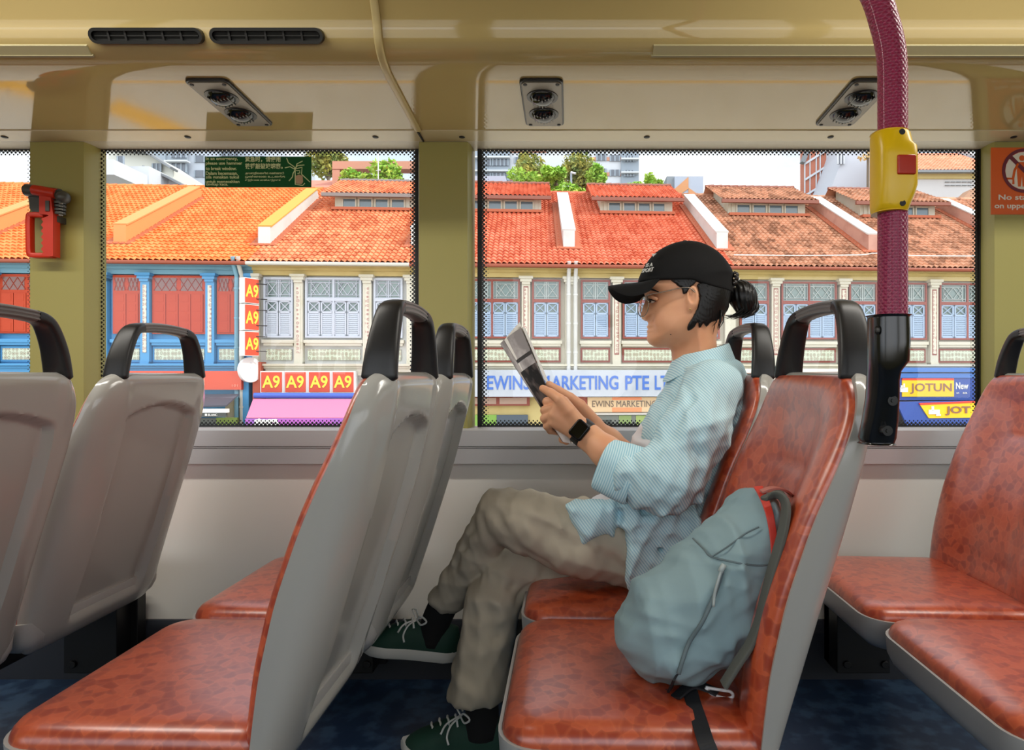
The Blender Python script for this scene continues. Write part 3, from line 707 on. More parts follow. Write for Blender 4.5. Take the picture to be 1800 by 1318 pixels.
def tile_mat(name, c1, c2, c3, rough=.7):
    m = m_new(name, c1, rough, spec=.25); b_ = bsdf(m); v = coords(m, (5.9, 1.0, 3.6)); vo = nd(m, 'TexVoronoi', i_Scale=1.0); lk(m, v, vo.inputs['Vector'])
    r = nd(m, 'ValToRGB'); e = r.color_ramp.elements; e[0].position = .2; e[0].color = lin(c1); e[1].position = .8; e[1].color = lin(c2); x = r.color_ramp.elements.new(.5); x.color = lin(tuple((a+c)/2 for a, c in zip(c1, c2)))
    sp = nd(m, 'SeparateColor'); lk(m, vo.outputs['Color'], sp.inputs[0]); lk(m, sp.outputs[0], r.inputs['Fac'])
    n = nd(m, 'TexNoise', i_Scale=2.2, i_Detail=6.0); lk(m, coords(m), n.inputs['Vector']); r2 = nd(m, 'ValToRGB'); r2.color_ramp.elements[0].position = .45; r2.color_ramp.elements[1].position = .7
    lk(m, n.outputs['Fac'], r2.inputs['Fac']); mx = nd(m, 'Mix', data_type='RGBA'); mx.inputs['B'].default_value = lin(c3); lk(m, r.outputs['Color'], mx.inputs['A']); lk(m, r2.outputs['Color'], mx.inputs['Factor']); lk(m, mx.outputs['Result'], b_.inputs['Base Color']); return m
T_OR = tile_mat('tile_bright_orange', (224, 124, 66), (212, 104, 48), (228, 136, 80))
T_RED = tile_mat('tile_red_orange', (204, 112, 82), (188, 90, 62), (210, 126, 98))
T_PEACH = tile_mat('tile_peach', (212, 128, 88), (186, 98, 64), (220, 148, 108))
T_BRN = tile_mat('tile_weathered', (192, 138, 108), (142, 98, 74), (206, 154, 124))
def tiled(mb, x0, x1, v0, z0, v1, z1, tw=.175, tl_=.28, mi=None):
    """sloping roof face of real curved tiles between the lower edge (v0,z0) and the upper edge (v1,z1)"""
    ln = math.hypot(v1-v0, z1-z0); nr = max(1, round(ln/tl_)); nc = max(1, round((x1-x0)/tw)); dv, dz = (v1-v0)/ln, (z1-z0)/ln; nv_, nz_ = -dz, dv
    if nv_ > 0 or nz_ < 0: pass
    if nz_ < 0: nv_, nz_ = -nv_, -nz_
    V = []; nxp = nc*5+1
    for r in range(nr):
        for e in (0, 1):
            s = ln*(r+e)/nr; h = .045*(1-e)
            off = 0.0
            for i in range(nxp):
                ph = 2*PI*i/5.0; hh = h+.028*math.sin(ph)+.012*math.sin(2*ph+.6)
                V.append((x0+(x1-x0)*i/(nxp-1), v0+dv*s+nv_*hh, z0+dz*s+nz_*hh))
    R = 2*nr; f = [(j*nxp+i, j*nxp+i+1, (j+1)*nxp+i+1, (j+1)*nxp+i) for j in range(R-1) for i in range(nxp-1)]
    return mb.add(V, f, mi)

def motif_mat(name, base, c1, c2, sx=7.5, sz=5.0):
    """small painted tile motifs"""
    m = m_new(name, base, .35); b_ = bsdf(m); v = coords(m, (sx, 1, sz)); vo = nd(m, 'TexVoronoi', i_Scale=1.0); vo.inputs['Randomness'].default_value = .25; lk(m, v, vo.inputs['Vector'])
    r = nd(m, 'ValToRGB'); e = r.color_ramp.elements; e[0].position = .0; e[0].color = lin(c1); e[1].position = .46; e[1].color = lin(base)
    for p, c in ((.16, c2), (.22, base), (.32, c1), (.36, c2)): x = e.new(p); x.color = lin(c)
    lk(m, vo.outputs['Distance'], r.inputs['Fac']); lk(m, r.outputs['Color'], b_.inputs['Base Color']); return m
def paint(name, c, r=.7, c2=None):
    m = m_new(name, tuple(v*.84 for v in c), r, spec=.3)
    if c2: mix_noise(m, tuple(v*.84 for v in c2), 1.6, .5, .75, 6)
    return m
MOT = motif_mat('majolica_panel', (188, 196, 174), (112, 148, 116), (160, 112, 100), 9, 7); MOT2 = motif_mat('majolica_strip', (196, 190, 172), (140, 84, 78), (176, 140, 124), 7.5, 7.5)
GLS = m_new('shop_window_glass', (92, 110, 118), .12, spec=.8); GLG = m_new('transom_glass', (98, 118, 114), .15, spec=.8)
CRW = paint('cream_plaster', (232, 226, 206), .7, (222, 214, 186)); CRY = paint('yellow_plaster', (228, 206, 140), .7, (216, 190, 122)); WHP = paint('white_plaster', (238, 238, 234), .7, (226, 224, 218))
BLU = paint('blue_paint', (92, 168, 222), .6); BLU2 = paint('pale_blue_paint', (138, 188, 210), .6); REDP = paint('red_shutter_paint', (206, 72, 36), .6); SHB = paint('blue_shutter_paint', (184, 206, 232), .6); SHW = paint('white_shutter_paint', (214, 220, 232), .6)
FRR = paint('brown_frame_paint', (160, 84, 72), .6); PNKP = paint('pink_plaster', (222, 170, 150), .7, (196, 140, 124)); ORP = paint('orange_plaster', (244, 170, 104), .7); TERR = paint('flashing_terracotta', (204, 112, 78), .7)
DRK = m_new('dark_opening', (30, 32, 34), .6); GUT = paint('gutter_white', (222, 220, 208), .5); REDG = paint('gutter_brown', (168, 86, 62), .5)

def shop_window(t, x0, x1, z0, z1, zt0, zt1, nsh, shm, frm, lat, glass, v=.06, transom='x'):
    """one shuttered opening: frame > lattice transom and louvred shutters"""
    b = MB(); fw = .055
    for a, c in (((x0, z0-fw), (x1, z0)), ((x0, zt1), (x1, zt1+fw)), ((x0-fw, z0-fw), (x0, zt1+fw)), ((x1, z0-fw), (x1+fw, zt1+fw)), ((x0, z1), (x1, zt0))): b.box((a[0], v-.07, a[1]), (c[0], v+.05, c[1]))
    if nsh == 4: b.box(((x0+x1)/2-fw/2, v-.068, z0), ((x0+x1)/2+fw/2, v+.05, zt1))
    fr = build('window', b, frm, t, local=True)
    b = MB().box((x0, v+.02, z0), (x1, v+.04, zt1)); build('pane', b, glass, fr, local=True)
    b = MB(); halves = [(x0, (x0+x1)/2-fw/2), ((x0+x1)/2+fw/2, x1)] if nsh == 4 else [(x0, (x0+x1)/2), ((x0+x1)/2, x1)]
    r = .013
    def bar(p, q): b.tube([(p[0], v-.01, p[1]), (q[0], v-.01, q[1])], r, 4)
    for (a, c) in halves:
        w = c-a; h = zt1-zt0; m1, m2 = a+.14*w, c-.14*w; k1, k2 = zt0+.16*h, zt1-.16*h
        for xx in (m1, m2, a+.01, c-.01): bar((xx, zt0), (xx, zt1))
        for zz in (k1, k2, zt0+.01, zt1-.01): bar((a, zz), (c, zz))
        if nsh == 4:
            mx_ = (m1+m2)/2; mz = (k1+k2)/2
            for p, q in (((m1,k1),(mx_,k2)), ((mx_,k2),(m2,k1)), ((m1,k2),(mx_,k1)), ((mx_,k1),(m2,k2)), ((m1,mz),((m1+mx_)/2,k2)), ((m1,mz),((m1+mx_)/2,k1)), ((m2,mz),((m2+mx_)/2,k2)), ((m2,mz),((m2+mx_)/2,k1)), (((m1+mx_)/2,k1),(m2,k2)) if False else ((m1,mz),((m1+mx_)/2,k2))): bar(p, q)
        else: bar((m1, k1), (m2, k2)); bar((m1, k2), (m2, k1))
    build('transom_lattice', b, lat, fr, local=True)
    ws = (x1-x0)/nsh
    for i in range(nsh):
        a, c = x0+i*ws+.012, x0+(i+1)*ws-.012; b = MB(); y0, y1 = v-.045, v-.01; st = .045
        b.box((a, y0, z0), (a+st, y1, z1)).box((c-st, y0, z0), (c, y1, z1)).box((a, y0, z0), (c, y1, z0+st)).box((a, y0, z1-st), (c, y1, z1))
        zc = z0+(z1-z0)*.68; b.box((a, y0, zc-.03), (c, y1, zc+.03)); n = 11
        for k in range(n):
            zz = z0+st+(zc-.03-z0-st)*(k+.5)/n; b.add([(a+st, y0+.004, zz-.035), (c-st, y0+.004, zz-.035), (c-st, y1, zz+.03), (a+st, y1, zz+.03)], [(0, 1, 2, 3)])
        for p, q in (((a+st, zc+.03), (c-st, z1-st)), ((a+st, z1-st), (c-st, zc+.03))): b.tube([(p[0], y0+.01, p[1]), (q[0], y0+.01, q[1])], .016, 4)
        build('shutter', b, shm, fr, local=True)
def red_panel_window(t, x0, x1, z0, z1, zt0, zt1, n, v=.06):
    b = MB(); b.box((x0-.05, v-.03, z0-.05), (x1+.05, v+.05, zt1+.05)); fr = build('window', b, REDP, t, local=True)
    b = MB(); m = (x0+x1)/2
    for (a, c) in ((x0, m-.03), (m+.03, x1)): b.box((a+.04, v-.036, zt0+.04), (c-.04, v-.028, zt1-.03))
    build('pane', b, m_new('red_transom_glass', (120, 84, 76), .2), fr, local=True)
    b = MB()
    for (a, c) in ((x0, m-.03), (m+.03, x1)):
        h = zt1-zt0
        for k in range(3):
            w = (c-a)/3; p = a+k*w; b.tube([(p, v-.04, zt0+.1*h), (p+w, v-.04, zt1-.1*h)], .012, 4); b.tube([(p, v-.04, zt1-.1*h), (p+w, v-.04, zt0+.1*h)], .012, 4)
    build('transom_lattice', b, paint('red_lattice', (176, 72, 54)), fr, local=True)
    ws = (x1-x0)/n
    for i in range(n):
        a, c = x0+i*ws+.01, x0+(i+1)*ws-.01; b = MB().box((a, v-.06, z0), (c, v-.035, z1))
        for q in range(4):
            z_a = z0+(z1-z0)*q/4+.05; z_b = z0+(z1-z0)*(q+1)/4-.03
            b.box((a+.06, v-.066, z_a), (c-.06, v-.058, z_b))
        build('shutter', b, REDP, fr, local=True)

def house(px0, px1, label, wall, frieze, colm, roofm, mode, drm=None, parm=WHP, parcap=None, shm=SHB, frm=FRR, gut=REDG, lowm=CRY, dwall=CRW, ground=True, par_both=False, dz=0):
    u0, u1 = U(px0), U(px1); w = u1-u0; t = thing('shophouse', UW(u0, 0, 0), label, 'shophouse', 'shophouses along the street', TH)
    # walls
    b = MB().box((0, .14, 3.1), (w, 11, 6.65)).box((0, .3, 0), (w, 11, 3.1)); build('wall', b, wall, t, local=True)
    b = MB().box((0, -.02, 6.28), (w, .16, 6.62)).box((0, -.10, 6.42), (w, .0, 6.50)); build('frieze', b, frieze, t, local=True)
    b = MB(); b.box((0, -.10, 3.42), (w, .2, 3.50)).box((0, -.20, 3.50), (w, .2, 3.56)).box((0, -.05, 3.20), (w, .3, 3.42)); build('cornice', b, colm, t, local=True)
    fr_ = [(.075, .235), (.335, .665), (.765, .925)]; cl = [.0, .285, .715, 1.0]
    for (a, c), n in zip(fr_, (2, 4, 2)):
        x0, x1 = a*w, c*w
        if mode == 'red': red_panel_window(t, x0, x1, 4.5+.02, 5.68, 5.74, 6.2, n)
        else: shop_window(t, x0, x1, 4.42, 5.50, 5.60, 6.16, n, shm, frm, shm if mode == 'white' else paint('lattice_paint', (206, 216, 214)), GLG)
        b = MB().box((x0-.1, -.04, 4.20), (x1+.1, .16, 4.30)).box((x0-.06, 0, 4.12), (x1+.06, .16, 4.20)); build('window_ledge', b, colm, t, local=True)
        b = MB().box((x0-.06, .08, 3.62), (x1+.06, .15, 4.08))
        if mode != 'white': build('panel_frame', b, frm if mode == 'blue' else BLU, t, local=True)
        b = MB().box((x0, .06, 3.68), (x1, .10, 4.02)); build('tile_panel', b, MOT, t, local=True)
    for i, c in enumerate(cl):
        cw = .13 if i in (1, 2) else .17; cx = c*w; x0, x1 = max(0, cx-cw), min(w, cx+cw)
        b = MB().box((x0, -.06, 3.56), (x1, .15, 6.22)).box((x0-.0, -.12, 6.05), (x1, .15, 6.13)).box((max(0, x0-.05), -.16, 6.13), (min(w, x1+.05), .15, 6.22)).box((max(0, x0-.09), -.20, 6.22), (min(w, x1+.09), .15, 6.30)).box((x0, -.09, 3.56), (x1, .15, 3.62))
        p = build('column', b, colm, t, local=True)
        if i in (1, 2): b = MB().box((cx-.055, -.075, 3.9), (cx+.055, -.055, 5.95)); build('tile_strip', b, MOT2, p, local=True)
        if i in (1, 2) and mode == 'blue':
            b = MB().box((cx-.075, -.068, 3.86), (cx+.075, -.056, 5.99)); build('strip_frame', b, frm, p, local=True)
    # roof
    b = MB(); tiled(b, 0, w, -.45, 6.62, 6.8, 10.82); b.add([(0, 6.8, 10.82), (w, 6.8, 10.82), (w, 12, 7.8), (0, 12, 7.8)], [(0, 1, 2, 3)]); b.add([(0, -.42, 6.60), (w, -.42, 6.60), (w, 6.8, 10.76), (0, 6.8, 10.76)], [(0, 1, 2, 3)])
    build('roof', b, roofm, t, local=True, smooth=50)
    b = MB()
    for k in range(int(w/.34)+1): b.tube([(k*.34, 6.8, 10.83), (min(k*.34+.36, w), 6.8, 10.84)], [.085, .10], 8)
    build('ridge_cap', b, roofm, t, local=True, smooth=40)
    b = MB().sweep([(0, -.50, 6.56), (w, -.50, 6.56)], (0, 1, 0), .075, .055, 3, 12); build('gutter', b, gut, t, local=True)
    b = MB().box((0, -.4, 6.50), (w, .1, 6.60)); build('soffit_board', b, frieze, t, local=True)
    # parapet at the right-hand party wall
    def parapet(cx, m, capm):
        b = MB(); hw = .19; v0, v1 = .83, 5.4; rz = lambda v: 6.62+.58*(v+.45)
        pf = [(v0, rz(v0)-.1), (v0, rz(v0)+.58), (v0+.25, rz(v0)+.60+.10), (v1, rz(v1)+.42), (v1+.3, rz(v1)+.1), (v1+.3, rz(v1)-.1)]
        b.prism(pf, cx-hw, cx+hw, 'x'); p = build('party_parapet', b, m, t, local=True)
        b = MB().prism([(v0+.02, rz(v0)+.582), (v0+.25, rz(v0)+.704), (v1, rz(v1)+.424), (v1, rz(v1)+.47), (v0+.25, rz(v0)+.75), (v0, rz(v0)+.63)], cx-hw-.03, cx+hw+.03, 'x'); build('coping', b, capm, p, local=True)
        b = MB().prism([(v0-.12, rz(v0-.12)+.035), (v0-.12, rz(v0-.12)+.06), (v1, rz(v1)+.06), (v1, rz(v1)+.035)], cx-hw-.22, cx+hw+.22, 'x'); build('flashing', b, TERR, p, local=True)
    parapet(w, parm, parcap or parm)
    if par_both: parapet(0, parm, parcap or parm)
    # dormer
    if drm:
        a, c = U(drm[0], 4.4)-u0, U(drm[1], 4.4)-u0; zf = 9.50+dz
        b = MB().box((a-.12, 4.4, 9.2), (c+.12, 4.7, 10.02+dz)).prism([(4.45, 9.2), (4.45, 10.0+dz), (6.5, 11.03+dz), (6.6, 9.5)], a-.25, c+.25, 'x'); build('dormer_wall', b, dwall, t, local=True)
        ws = (c-a)/4
        for k in range(4):
            b = MB(); x0, x1 = a+k*ws+.03, a+(k+1)*ws-.03; z0, z1 = zf, zf+.33
            for p, q in (((x0, z0-.04), (x1, z0+.02)), ((x0, z1-.02), (x1, z1+.04)), ((x0, z0), (x0+.05, z1)), ((x1-.05, z0), (x1, z1))): b.box((p[0], 4.34, p[1]), (q[0], 4.41, q[1]))
            f = build('dormer_window', b, paint('dormer_frame', (226, 218, 196)), t, local=True)
            b = MB().box((x0+.05, 4.37, z0+.02), (x1-.05, 4.39, z1-.02)); build('pane', b, GLS, f, local=True)
        b = MB(); tiled(b, a-.62, c+.62, 4.05, 9.94+dz, 6.45, 11.10+dz); b.add([(a-.62, 6.45, 11.08+dz), (c+.62, 6.45, 11.08+dz), (c+.62, 7.6, 10.3), (a-.62, 7.6, 10.3)], [(0, 1, 2, 3)])
        build('dormer_roof', b, roofm, t, local=True, smooth=50)
        b = MB()
        for k in range(int((c-a+1.24)/.34)+1): b.tube([(a-.62+k*.34, 6.45, 11.11+dz), (min(a-.62+k*.34+.36, c+.62), 6.45, 11.12+dz)], [.07, .085], 8)
        b.box((a-.62, 4.0, 9.82+dz), (c+.62, 4.12, 9.95+dz)); build('dormer_fascia', b, m_new('fascia', (132, 78, 62), .6) if mode != 'white' else m_new('fascia_grey', (126, 116, 112), .6), t, local=True)
        b = MB().box((a-.3, 4.12, 9.36), (c+.3, 4.42, 9.46)); build('dormer_apron', b, TERR, t, local=True)
    return t, u0, w
bx = [-90, 180, 445, 725, 1003, 1283, 1560, 1840, 2120]
house(-360, -90, 'blue shophouse beyond the left edge of the leftmost window', BLU, BLU2, BLU, T_OR, 'red', parm=ORP)
house(bx[0], bx[1], 'blue shophouse with red shutters seen through the leftmost window', BLU, BLU2, BLU, T_OR, 'red', parm=ORP)
house(bx[1], bx[2], 'bright orange roofed blue shophouse with red panelled windows behind the green notice', BLU, BLU2, BLU, T_OR, 'red', parm=WHP, parcap=paint('yellow_coping', (232, 178, 84)))
tA9, uA9, wA9 = house(bx[2], bx[3], 'cream shophouse with white shutters and the four A9 panels over its shopfront', WHP, CRY, CRW, T_PEACH, 'white', (600, 714), shm=SHW, frm=SHW, gut=GUT, lowm=WHP)
house(bx[3], bx[4], 'red roofed shophouse with blue shutters just right of the middle pillar', CRW, CRY, CRW, T_RED, 'blue', (828, 940))
house(bx[4], bx[5], 'red roofed shophouse with blue shutters directly behind the reader\'s cap', CRW, CRY, CRW, T_RED, 'blue', (1067, 1171))
house(bx[5], bx[6], 'mottled brown roofed shophouse with a dormer left of the magenta pole', CRW, CRY, CRW, T_BRN, 'blue', (1292, 1405), parm=PNKP, parcap=WHP)
house(bx[6], bx[7], 'mottled brown roofed shophouse partly hidden by the magenta pole', CRW, CRY, CRW, T_BRN, 'blue', (1524, 1634), parm=PNKP, parcap=WHP)
house(bx[7], bx[8], 'brown roofed shophouse beyond the right pillar', CRW, CRY, CRW, T_BRN, 'blue')

# drain pipes
def pipe(px, y0, y1, label, grp='rainwater pipes', mat=WHP, dx=0):
    u = U(px); t = MB(); zt_, zb_ = ZZ(px, y0), ZZ(px, y1); l = [(u, -.42, zt_), (u, -.36, zt_-.25), (u, -.16, zt_-.55), (u, -.16, zb_)]
    t.tube([UW(*p) for p in l], .062, 12)
    for zz in np.arange(zb_+.5, zt_-.6, .9): t.tube([UW(u, -.16, zz), UW(u, -.16, zz+.05)], .075, 12)
    tag(build('rainwater_pipe', t, mat, smooth=40), label, 'drain pipe', grp)
pipe(999, 463, 900, 'white rainwater pipe, left one of the pair on the party wall above the long banner')
pipe(1011, 463, 900, 'white rainwater pipe, right one of the pair on the party wall above the long banner')
pipe(420, 455, 900, 'pale blue rainwater pipe bending down beside the hanging A9 signs', mat=BLU2)
pipe(429, 455, 900, 'white rainwater pipe bending down behind the hanging A9 signs', mat=GUT)

# ---- signs
ARED = m_new('sign_red', (196, 70, 44), .45); AYEL = m_new('sign_yellow', (218, 208, 66), .45); SWH = m_new('sign_white', (216, 214, 210), .45); SRD = m_new('sign_plain_red', (206, 70, 28), .5)
SBLU = m_new('sign_blue_letters', (58, 100, 178), .5); SNAV = m_new('sign_navy', (44, 74, 150), .5); SGRY = m_new('sign_brown_letters', (104, 88, 76), .5)
def qbox(mb, pxa, ya, pxb, yb, v0, v1):
    """box covering photo rectangle on the plane v0, back to v1"""
    pm = (pxa+pxb)/2; ua, ub = U(pxa, v0), U(pxb, v0); za, zb_ = ZZ(pm, yb, v0), ZZ(pm, ya, v0)
    vs = [UW(u, v, z) for z in (za, zb_) for (u, v) in ((ua, v0), (ub, v0), (ub, v1), (ua, v1))]
    return mb.add(vs, [(0,3,2,1),(4,5,6,7),(0,1,5,4),(1,2,6,5),(2,3,7,6),(3,0,4,7)])
RT = Matrix.Rotation(TH, 3, 'Z')
def qtext(mb, s, pxa, ya, pxb, yb, v, **k):
    pm = (pxa+pxb)/2; u0, u1 = U(pxa, v), U(pxb, v); z0, z1 = ZZ(pm, yb, v), ZZ(pm, ya, v)
    return text_mb(mb, s, u1-u0, z1-z0, UW(u0, v, z0), .01, R=RT, **k)
for i, xa in enumerate((459, 501, 543, 585)):
    n = ['leftmost of the four', 'second from the left of the four', 'third from the left of the four', 'rightmost, half hidden by the seat']
    t = thing('sign_panel', UW(U(xa+18), -.32, ZZ(xa+18, 690)), 'red panel reading A9 above the pink awning, '+n[i], 'sign', 'A9 panels over the pink awning', 0)
    b = MB(); qbox(b, xa-1.5, 652, xa+40, 691, -.30, -.1); build('backboard', b, SWH, t)
    b = MB(); qbox(b, xa, 654, xa+36, 689, -.33, -.29); build('board', b, ARED, t)
    b = MB(); qtext(b, 'A9', xa+2, 660, xa+33, 682, -.335, bold=.018); build('lettering', b, AYEL, t)
# three hanging boxes, each seen from its left end and front
for i, (ya, yb, xa, xm) in enumerate(((490, 533, 423, 430), (536, 580, 421, 428), (583, 625, 420, 427))):
    n = ['topmost', 'middle one', 'lowest']
    t = thing('hanging_sign', UW(U(440), -.9, ZZ(440, yb)), 'projecting red and white A9 box sign, %s of the three' % n[i], 'sign', 'projecting A9 box signs')
    cx, cz = UW(U(438, -.6), -.6, ZZ(438, (ya+yb)/2, -.6))[:2], ZZ(438, (ya+yb)/2, -.6)+G
    hh = (yb-ya)/2/F*20.1; hw = .235; ht = .12; R_ = Matrix.Rotation(math.radians(60), 3, 'Z')
    def bxr(a, c):
        m = MB().box(a, c); m.v = [tuple(R_ @ Vector(p)+Vector((cx[0], cx[1], cz))) for p in m.v]; return m
    build('box_body', bxr((-hw, -ht, -hh), (hw, ht, hh)), SWH, t)
    build('face', bxr((-hw+.02, -ht-.012, -hh+.02), (hw-.01, -ht, hh-.02)), ARED, t)
    m = MB(); text_mb(m, 'A9', .40, hh*1.0, (-.20, -ht-.014, -hh*.52), .008, bold=.018); m.v = [tuple(R_ @ Vector(p)+Vector((cx[0], cx[1], cz))) for p in m.v]; build('lettering', m, AYEL, t)
    b = MB()
    for f in (-.6, .6): b.tube([(cx[0]+.1, cx[1], cz+hh*f), (cx[0]+.42, cx[1]+.25, cz+hh*f)], .015, 6)
    build('wall_arm', b, STEEL, t)
t = thing('round_sign', UW(U(437), -.8, ZZ(437, 672)), 'round white projecting sign below the hanging A9 boxes', 'sign')
c = P(437, 650, 19.6); b = MB(); M_ = Matrix.Translation(c.tolist()) @ Matrix.Rotation(math.radians(63), 4, 'Z')
b.disc((0, 0), .375, -.10, .0, 'y', 36).xf(M_); build('drum', b, SWH, t, smooth=40)
b = MB(); text_mb(b, 'i', .04, .2, (-.02, -.103, .03), .004); text_mb(b, 'CAFE BAR', .4, .06, (-.2, -.103, -.13), .004) if False else None; b.box((-.16, -.104, -.13), (.16, -.10, -.10)); b.xf(M_); build('faint_print', b, m_new('faint_grey', (190, 196, 204), .5), t)
b = MB().tube([c+np.array((.1, .1, 0)), c+np.array((.35, .5, 0))], .02, 6); build('wall_arm', b, STEEL, t)
t = thing('fascia_sign', UW(U(330), -.3, ZZ(330, 686)), 'plain red fascia sign with a small seal and house number under the blue cornice', 'sign')
b = MB(); qbox(b, 200, 652, 424, 685, -.36, -.1); build('board', b, SRD, t)
b = MB(); qtext(b, '101', 408, 675.5, 418, 679.5, -.365); qtext(b, '店', 351, 661, 357, 668, -.365); qtext(b, '肉', 351, 669, 357, 676, -.365)
for a in ((349, 659, 359, 660), (349, 677, 359, 678), (348.5, 660, 349.5, 677), (358.5, 660, 359.5, 677)): qbox(b, *a, -.368, -.36)
build('lettering', b, m_new('seal_print', (240, 150, 120), .5), t)
b = MB(); qbox(b, 343.5, 656, 346, 670, -.366, -.36); build('yellow_character', b, AYEL, t)
t = thing('banner_sign', UW(U(1060), -.3, ZZ(1060, 697)), 'long white banner sign with pale blue EWINS MARKETING PTE LTD lettering', 'sign')
b = MB(); qbox(b, 760, 650, 1278, 697, -.36, -.12); build('board', b, paint('banner_white', (206, 212, 222), .6, (192, 200, 212)), t)
b = MB(); qtext(b, 'EWINS', 856, 660, 931, 685, -.365, bold=.02); qtext(b, 'M', 946, 660, 966, 685, -.365, bold=.0); qtext(b, 'ARKETING', 969, 660, 1087, 685, -.365, bold=.02); qtext(b, 'PTE', 1099, 660, 1141, 685, -.365, bold=.02); qtext(b, 'LTD', 1151, 660, 1192, 685, -.365, bold=.02); build('lettering', b, SBLU, t)
t = thing('shop_sign', UW(U(1110), -.2, ZZ(1110, 724)), 'small tan shop sign reading EWINS MARKETING below the long white banner', 'sign')
b = MB(); qbox(b, 1033, 698, 1240, 724, -.2, 0); build('board', b, m_new('tan_board', (208, 178, 140), .6), t)
b = MB(); qtext(b, 'EWINS MARKETING PTE LTD', 1041, 704, 1205, 715, -.205, bold=.0); build('lettering', b, SGRY, t)
b = MB(); qbox(b, 1076, 698, 1128, 703, -.203, -.2); qbox(b, 1076, 716, 1128, 724, -.203, -.2); build('orange_band', b, m_new('tan_orange', (224, 140, 96), .6), t)
t = thing('paint_shop_sign', UW(U(1650), -.4, ZZ(1650, 705)), 'blue fascia sign with a yellow JOTUN panel right of the black bracket', 'sign')
b = MB(); qbox(b, 1566, 664, 1830, 703, -.42, -.1); build('board', b, SNAV, t)
b = MB(); qbox(b, 1586, 668, 1677, 697, -.45, -.42); build('yellow_panel', b, m_new('panel_yellow', (244, 190, 20), .5), t)
b = MB(); qbox(b, 1586, 665, 1677, 668.5, -.452, -.42); build('red_stripe', b, m_new('stripe_red', (226, 60, 34), .5), t)
b = MB(); qtext(b, 'JOTUN', 1600, 673.5, 1673, 692, -.455, bold=.012); build('lettering', b, m_new('letter_brown', (132, 92, 74), .5), t)
b = MB(); qtext(b, 'New', 1680, 672, 1702, 684, -.425, bold=.02); qtext(b, 'at', 1681, 689, 1686, 692, -.425); qtext(b, 'sa', 1692, 689, 1700, 692, -.425)
for (x0, y0, x1, y1) in ((1583, 681, 1596, 689), (1584, 677, 1587, 683), (1588, 674, 1591, 682)): qbox(b, x0, y0, x1, y1, -.456, -.42)
build('white_print', b, SWH, t)
t = thing('shutter_box', UW(U(1650), -.5, ZZ(1650, 665)), 'blue roller box above the JOTUN sign', 'awning box')
b = MB(); qbox(b, 1566, 646, 1830, 654, -.5, -.1); qbox(b, 1566, 656, 1830, 664, -.46, -.1); build('roller', b, m_new('roller_blue', (62, 108, 176), .5), t)
t = thing('tilted_board', UW(U(1660), -1.6, ZZ(1660, 745)), 'tilted blue shop board with JOT lettering below the JOTUN sign', 'sign')
b = MB(); va, vb = -2.0, -1.2
def q4(pts, v0, vt=-.04): 
    c_ = [UW(U(x, v0), v0, ZZ(x, y, v0)) for x, y in pts]; d_ = [p+np.array((0, .08, 0)) for p in c_]
    b.add(c_+d_, [(0,1,2,3),(7,6,5,4),(0,4,5,1),(1,5,6,2),(2,6,7,3),(3,7,4,0)])
q4([(1600, 760), (1576, 706), (1830, 703), (1850, 760)], -1.2); build('board', b, SNAV, t)
b = MB(); q4([(1633, 735), (1618, 712), (1760, 706), (1790, 733)], -1.24); build('yellow_panel', b, bpy.data.materials['panel_yellow'], t)
b = MB(); q4([(1618, 712), (1616, 708.5), (1758, 703), (1760, 706)], -1.25); build('red_stripe', b, bpy.data.materials['stripe_red'], t)
b = MB(); qtext(b, 'TOJ', 1662, 714, 1700, 730, -1.26, mirror=False, bold=.03) if False else qtext(b, 'JOT', 1662, 714, 1706, 730, -1.26, mirror=False, bold=.03); build('lettering', b, bpy.data.materials['letter_brown'], t)
b = MB()
for (x0, y0, x1, y1) in ((1633, 720, 1652, 728), (1638, 714, 1642, 722), (1646, 728, 1654, 731)): qbox(b, x0, y0, x1, y1, -1.27, -1.22)
build('white_print', b, SWH, t)
# awning
t = thing('shop_awning', UW(U(520), -1, ZZ(520, 760)), 'pink sloping shop awning with a purple valance under the A9 panels', 'awning')
b = MB(); b.tube([UW(U(447, -.5), -.5, ZZ(447, 695, -.5)), UW(U(718, -.5), -.5, ZZ(718, 696, -.5))], .085, 14); build('roller', b, m_new('roller_blue_dark', (62, 92, 176), .4), t, smooth=50)
b = MB(); A_ = [UW(U(445, -.55), -.55, ZZ(445, 701, -.55)), UW(U(722, -.55), -.55, ZZ(722, 701, -.55)), UW(U(730, -2.0), -2.0, ZZ(730, 733, -2.0)), UW(U(433, -2.0), -2.0, ZZ(433, 733, -2.0))]
b.add(A_+[p-np.array((0, 0, .03)) for p in A_], [(0,3,2,1),(4,5,6,7),(0,1,5,4),(1,2,6,5),(2,3,7,6),(3,0,4,7)]); build('canopy', b, m_new('awning_pink', (196, 116, 150), .7), t)
VAL = m_new('valance_purple', (128, 90, 176), .7); mix_noise(VAL, (170, 90, 174), 1.2, .4, .6)
b = MB(); qbox(b, 431, 735, 732, 752, -2.0, -1.97); build('valance', b, VAL, t)
b = MB(); random.seed(5)
for k in range(26):
    x = 450+random.random()*38; y = 738+random.random()*10; c = UW(U(x, -2.03), -2.03, ZZ(x, y, -2.03)); b.ball(c, (.06, .02, .05), 8, 5)
build('flower_print', b, SWH, t, smooth=60)
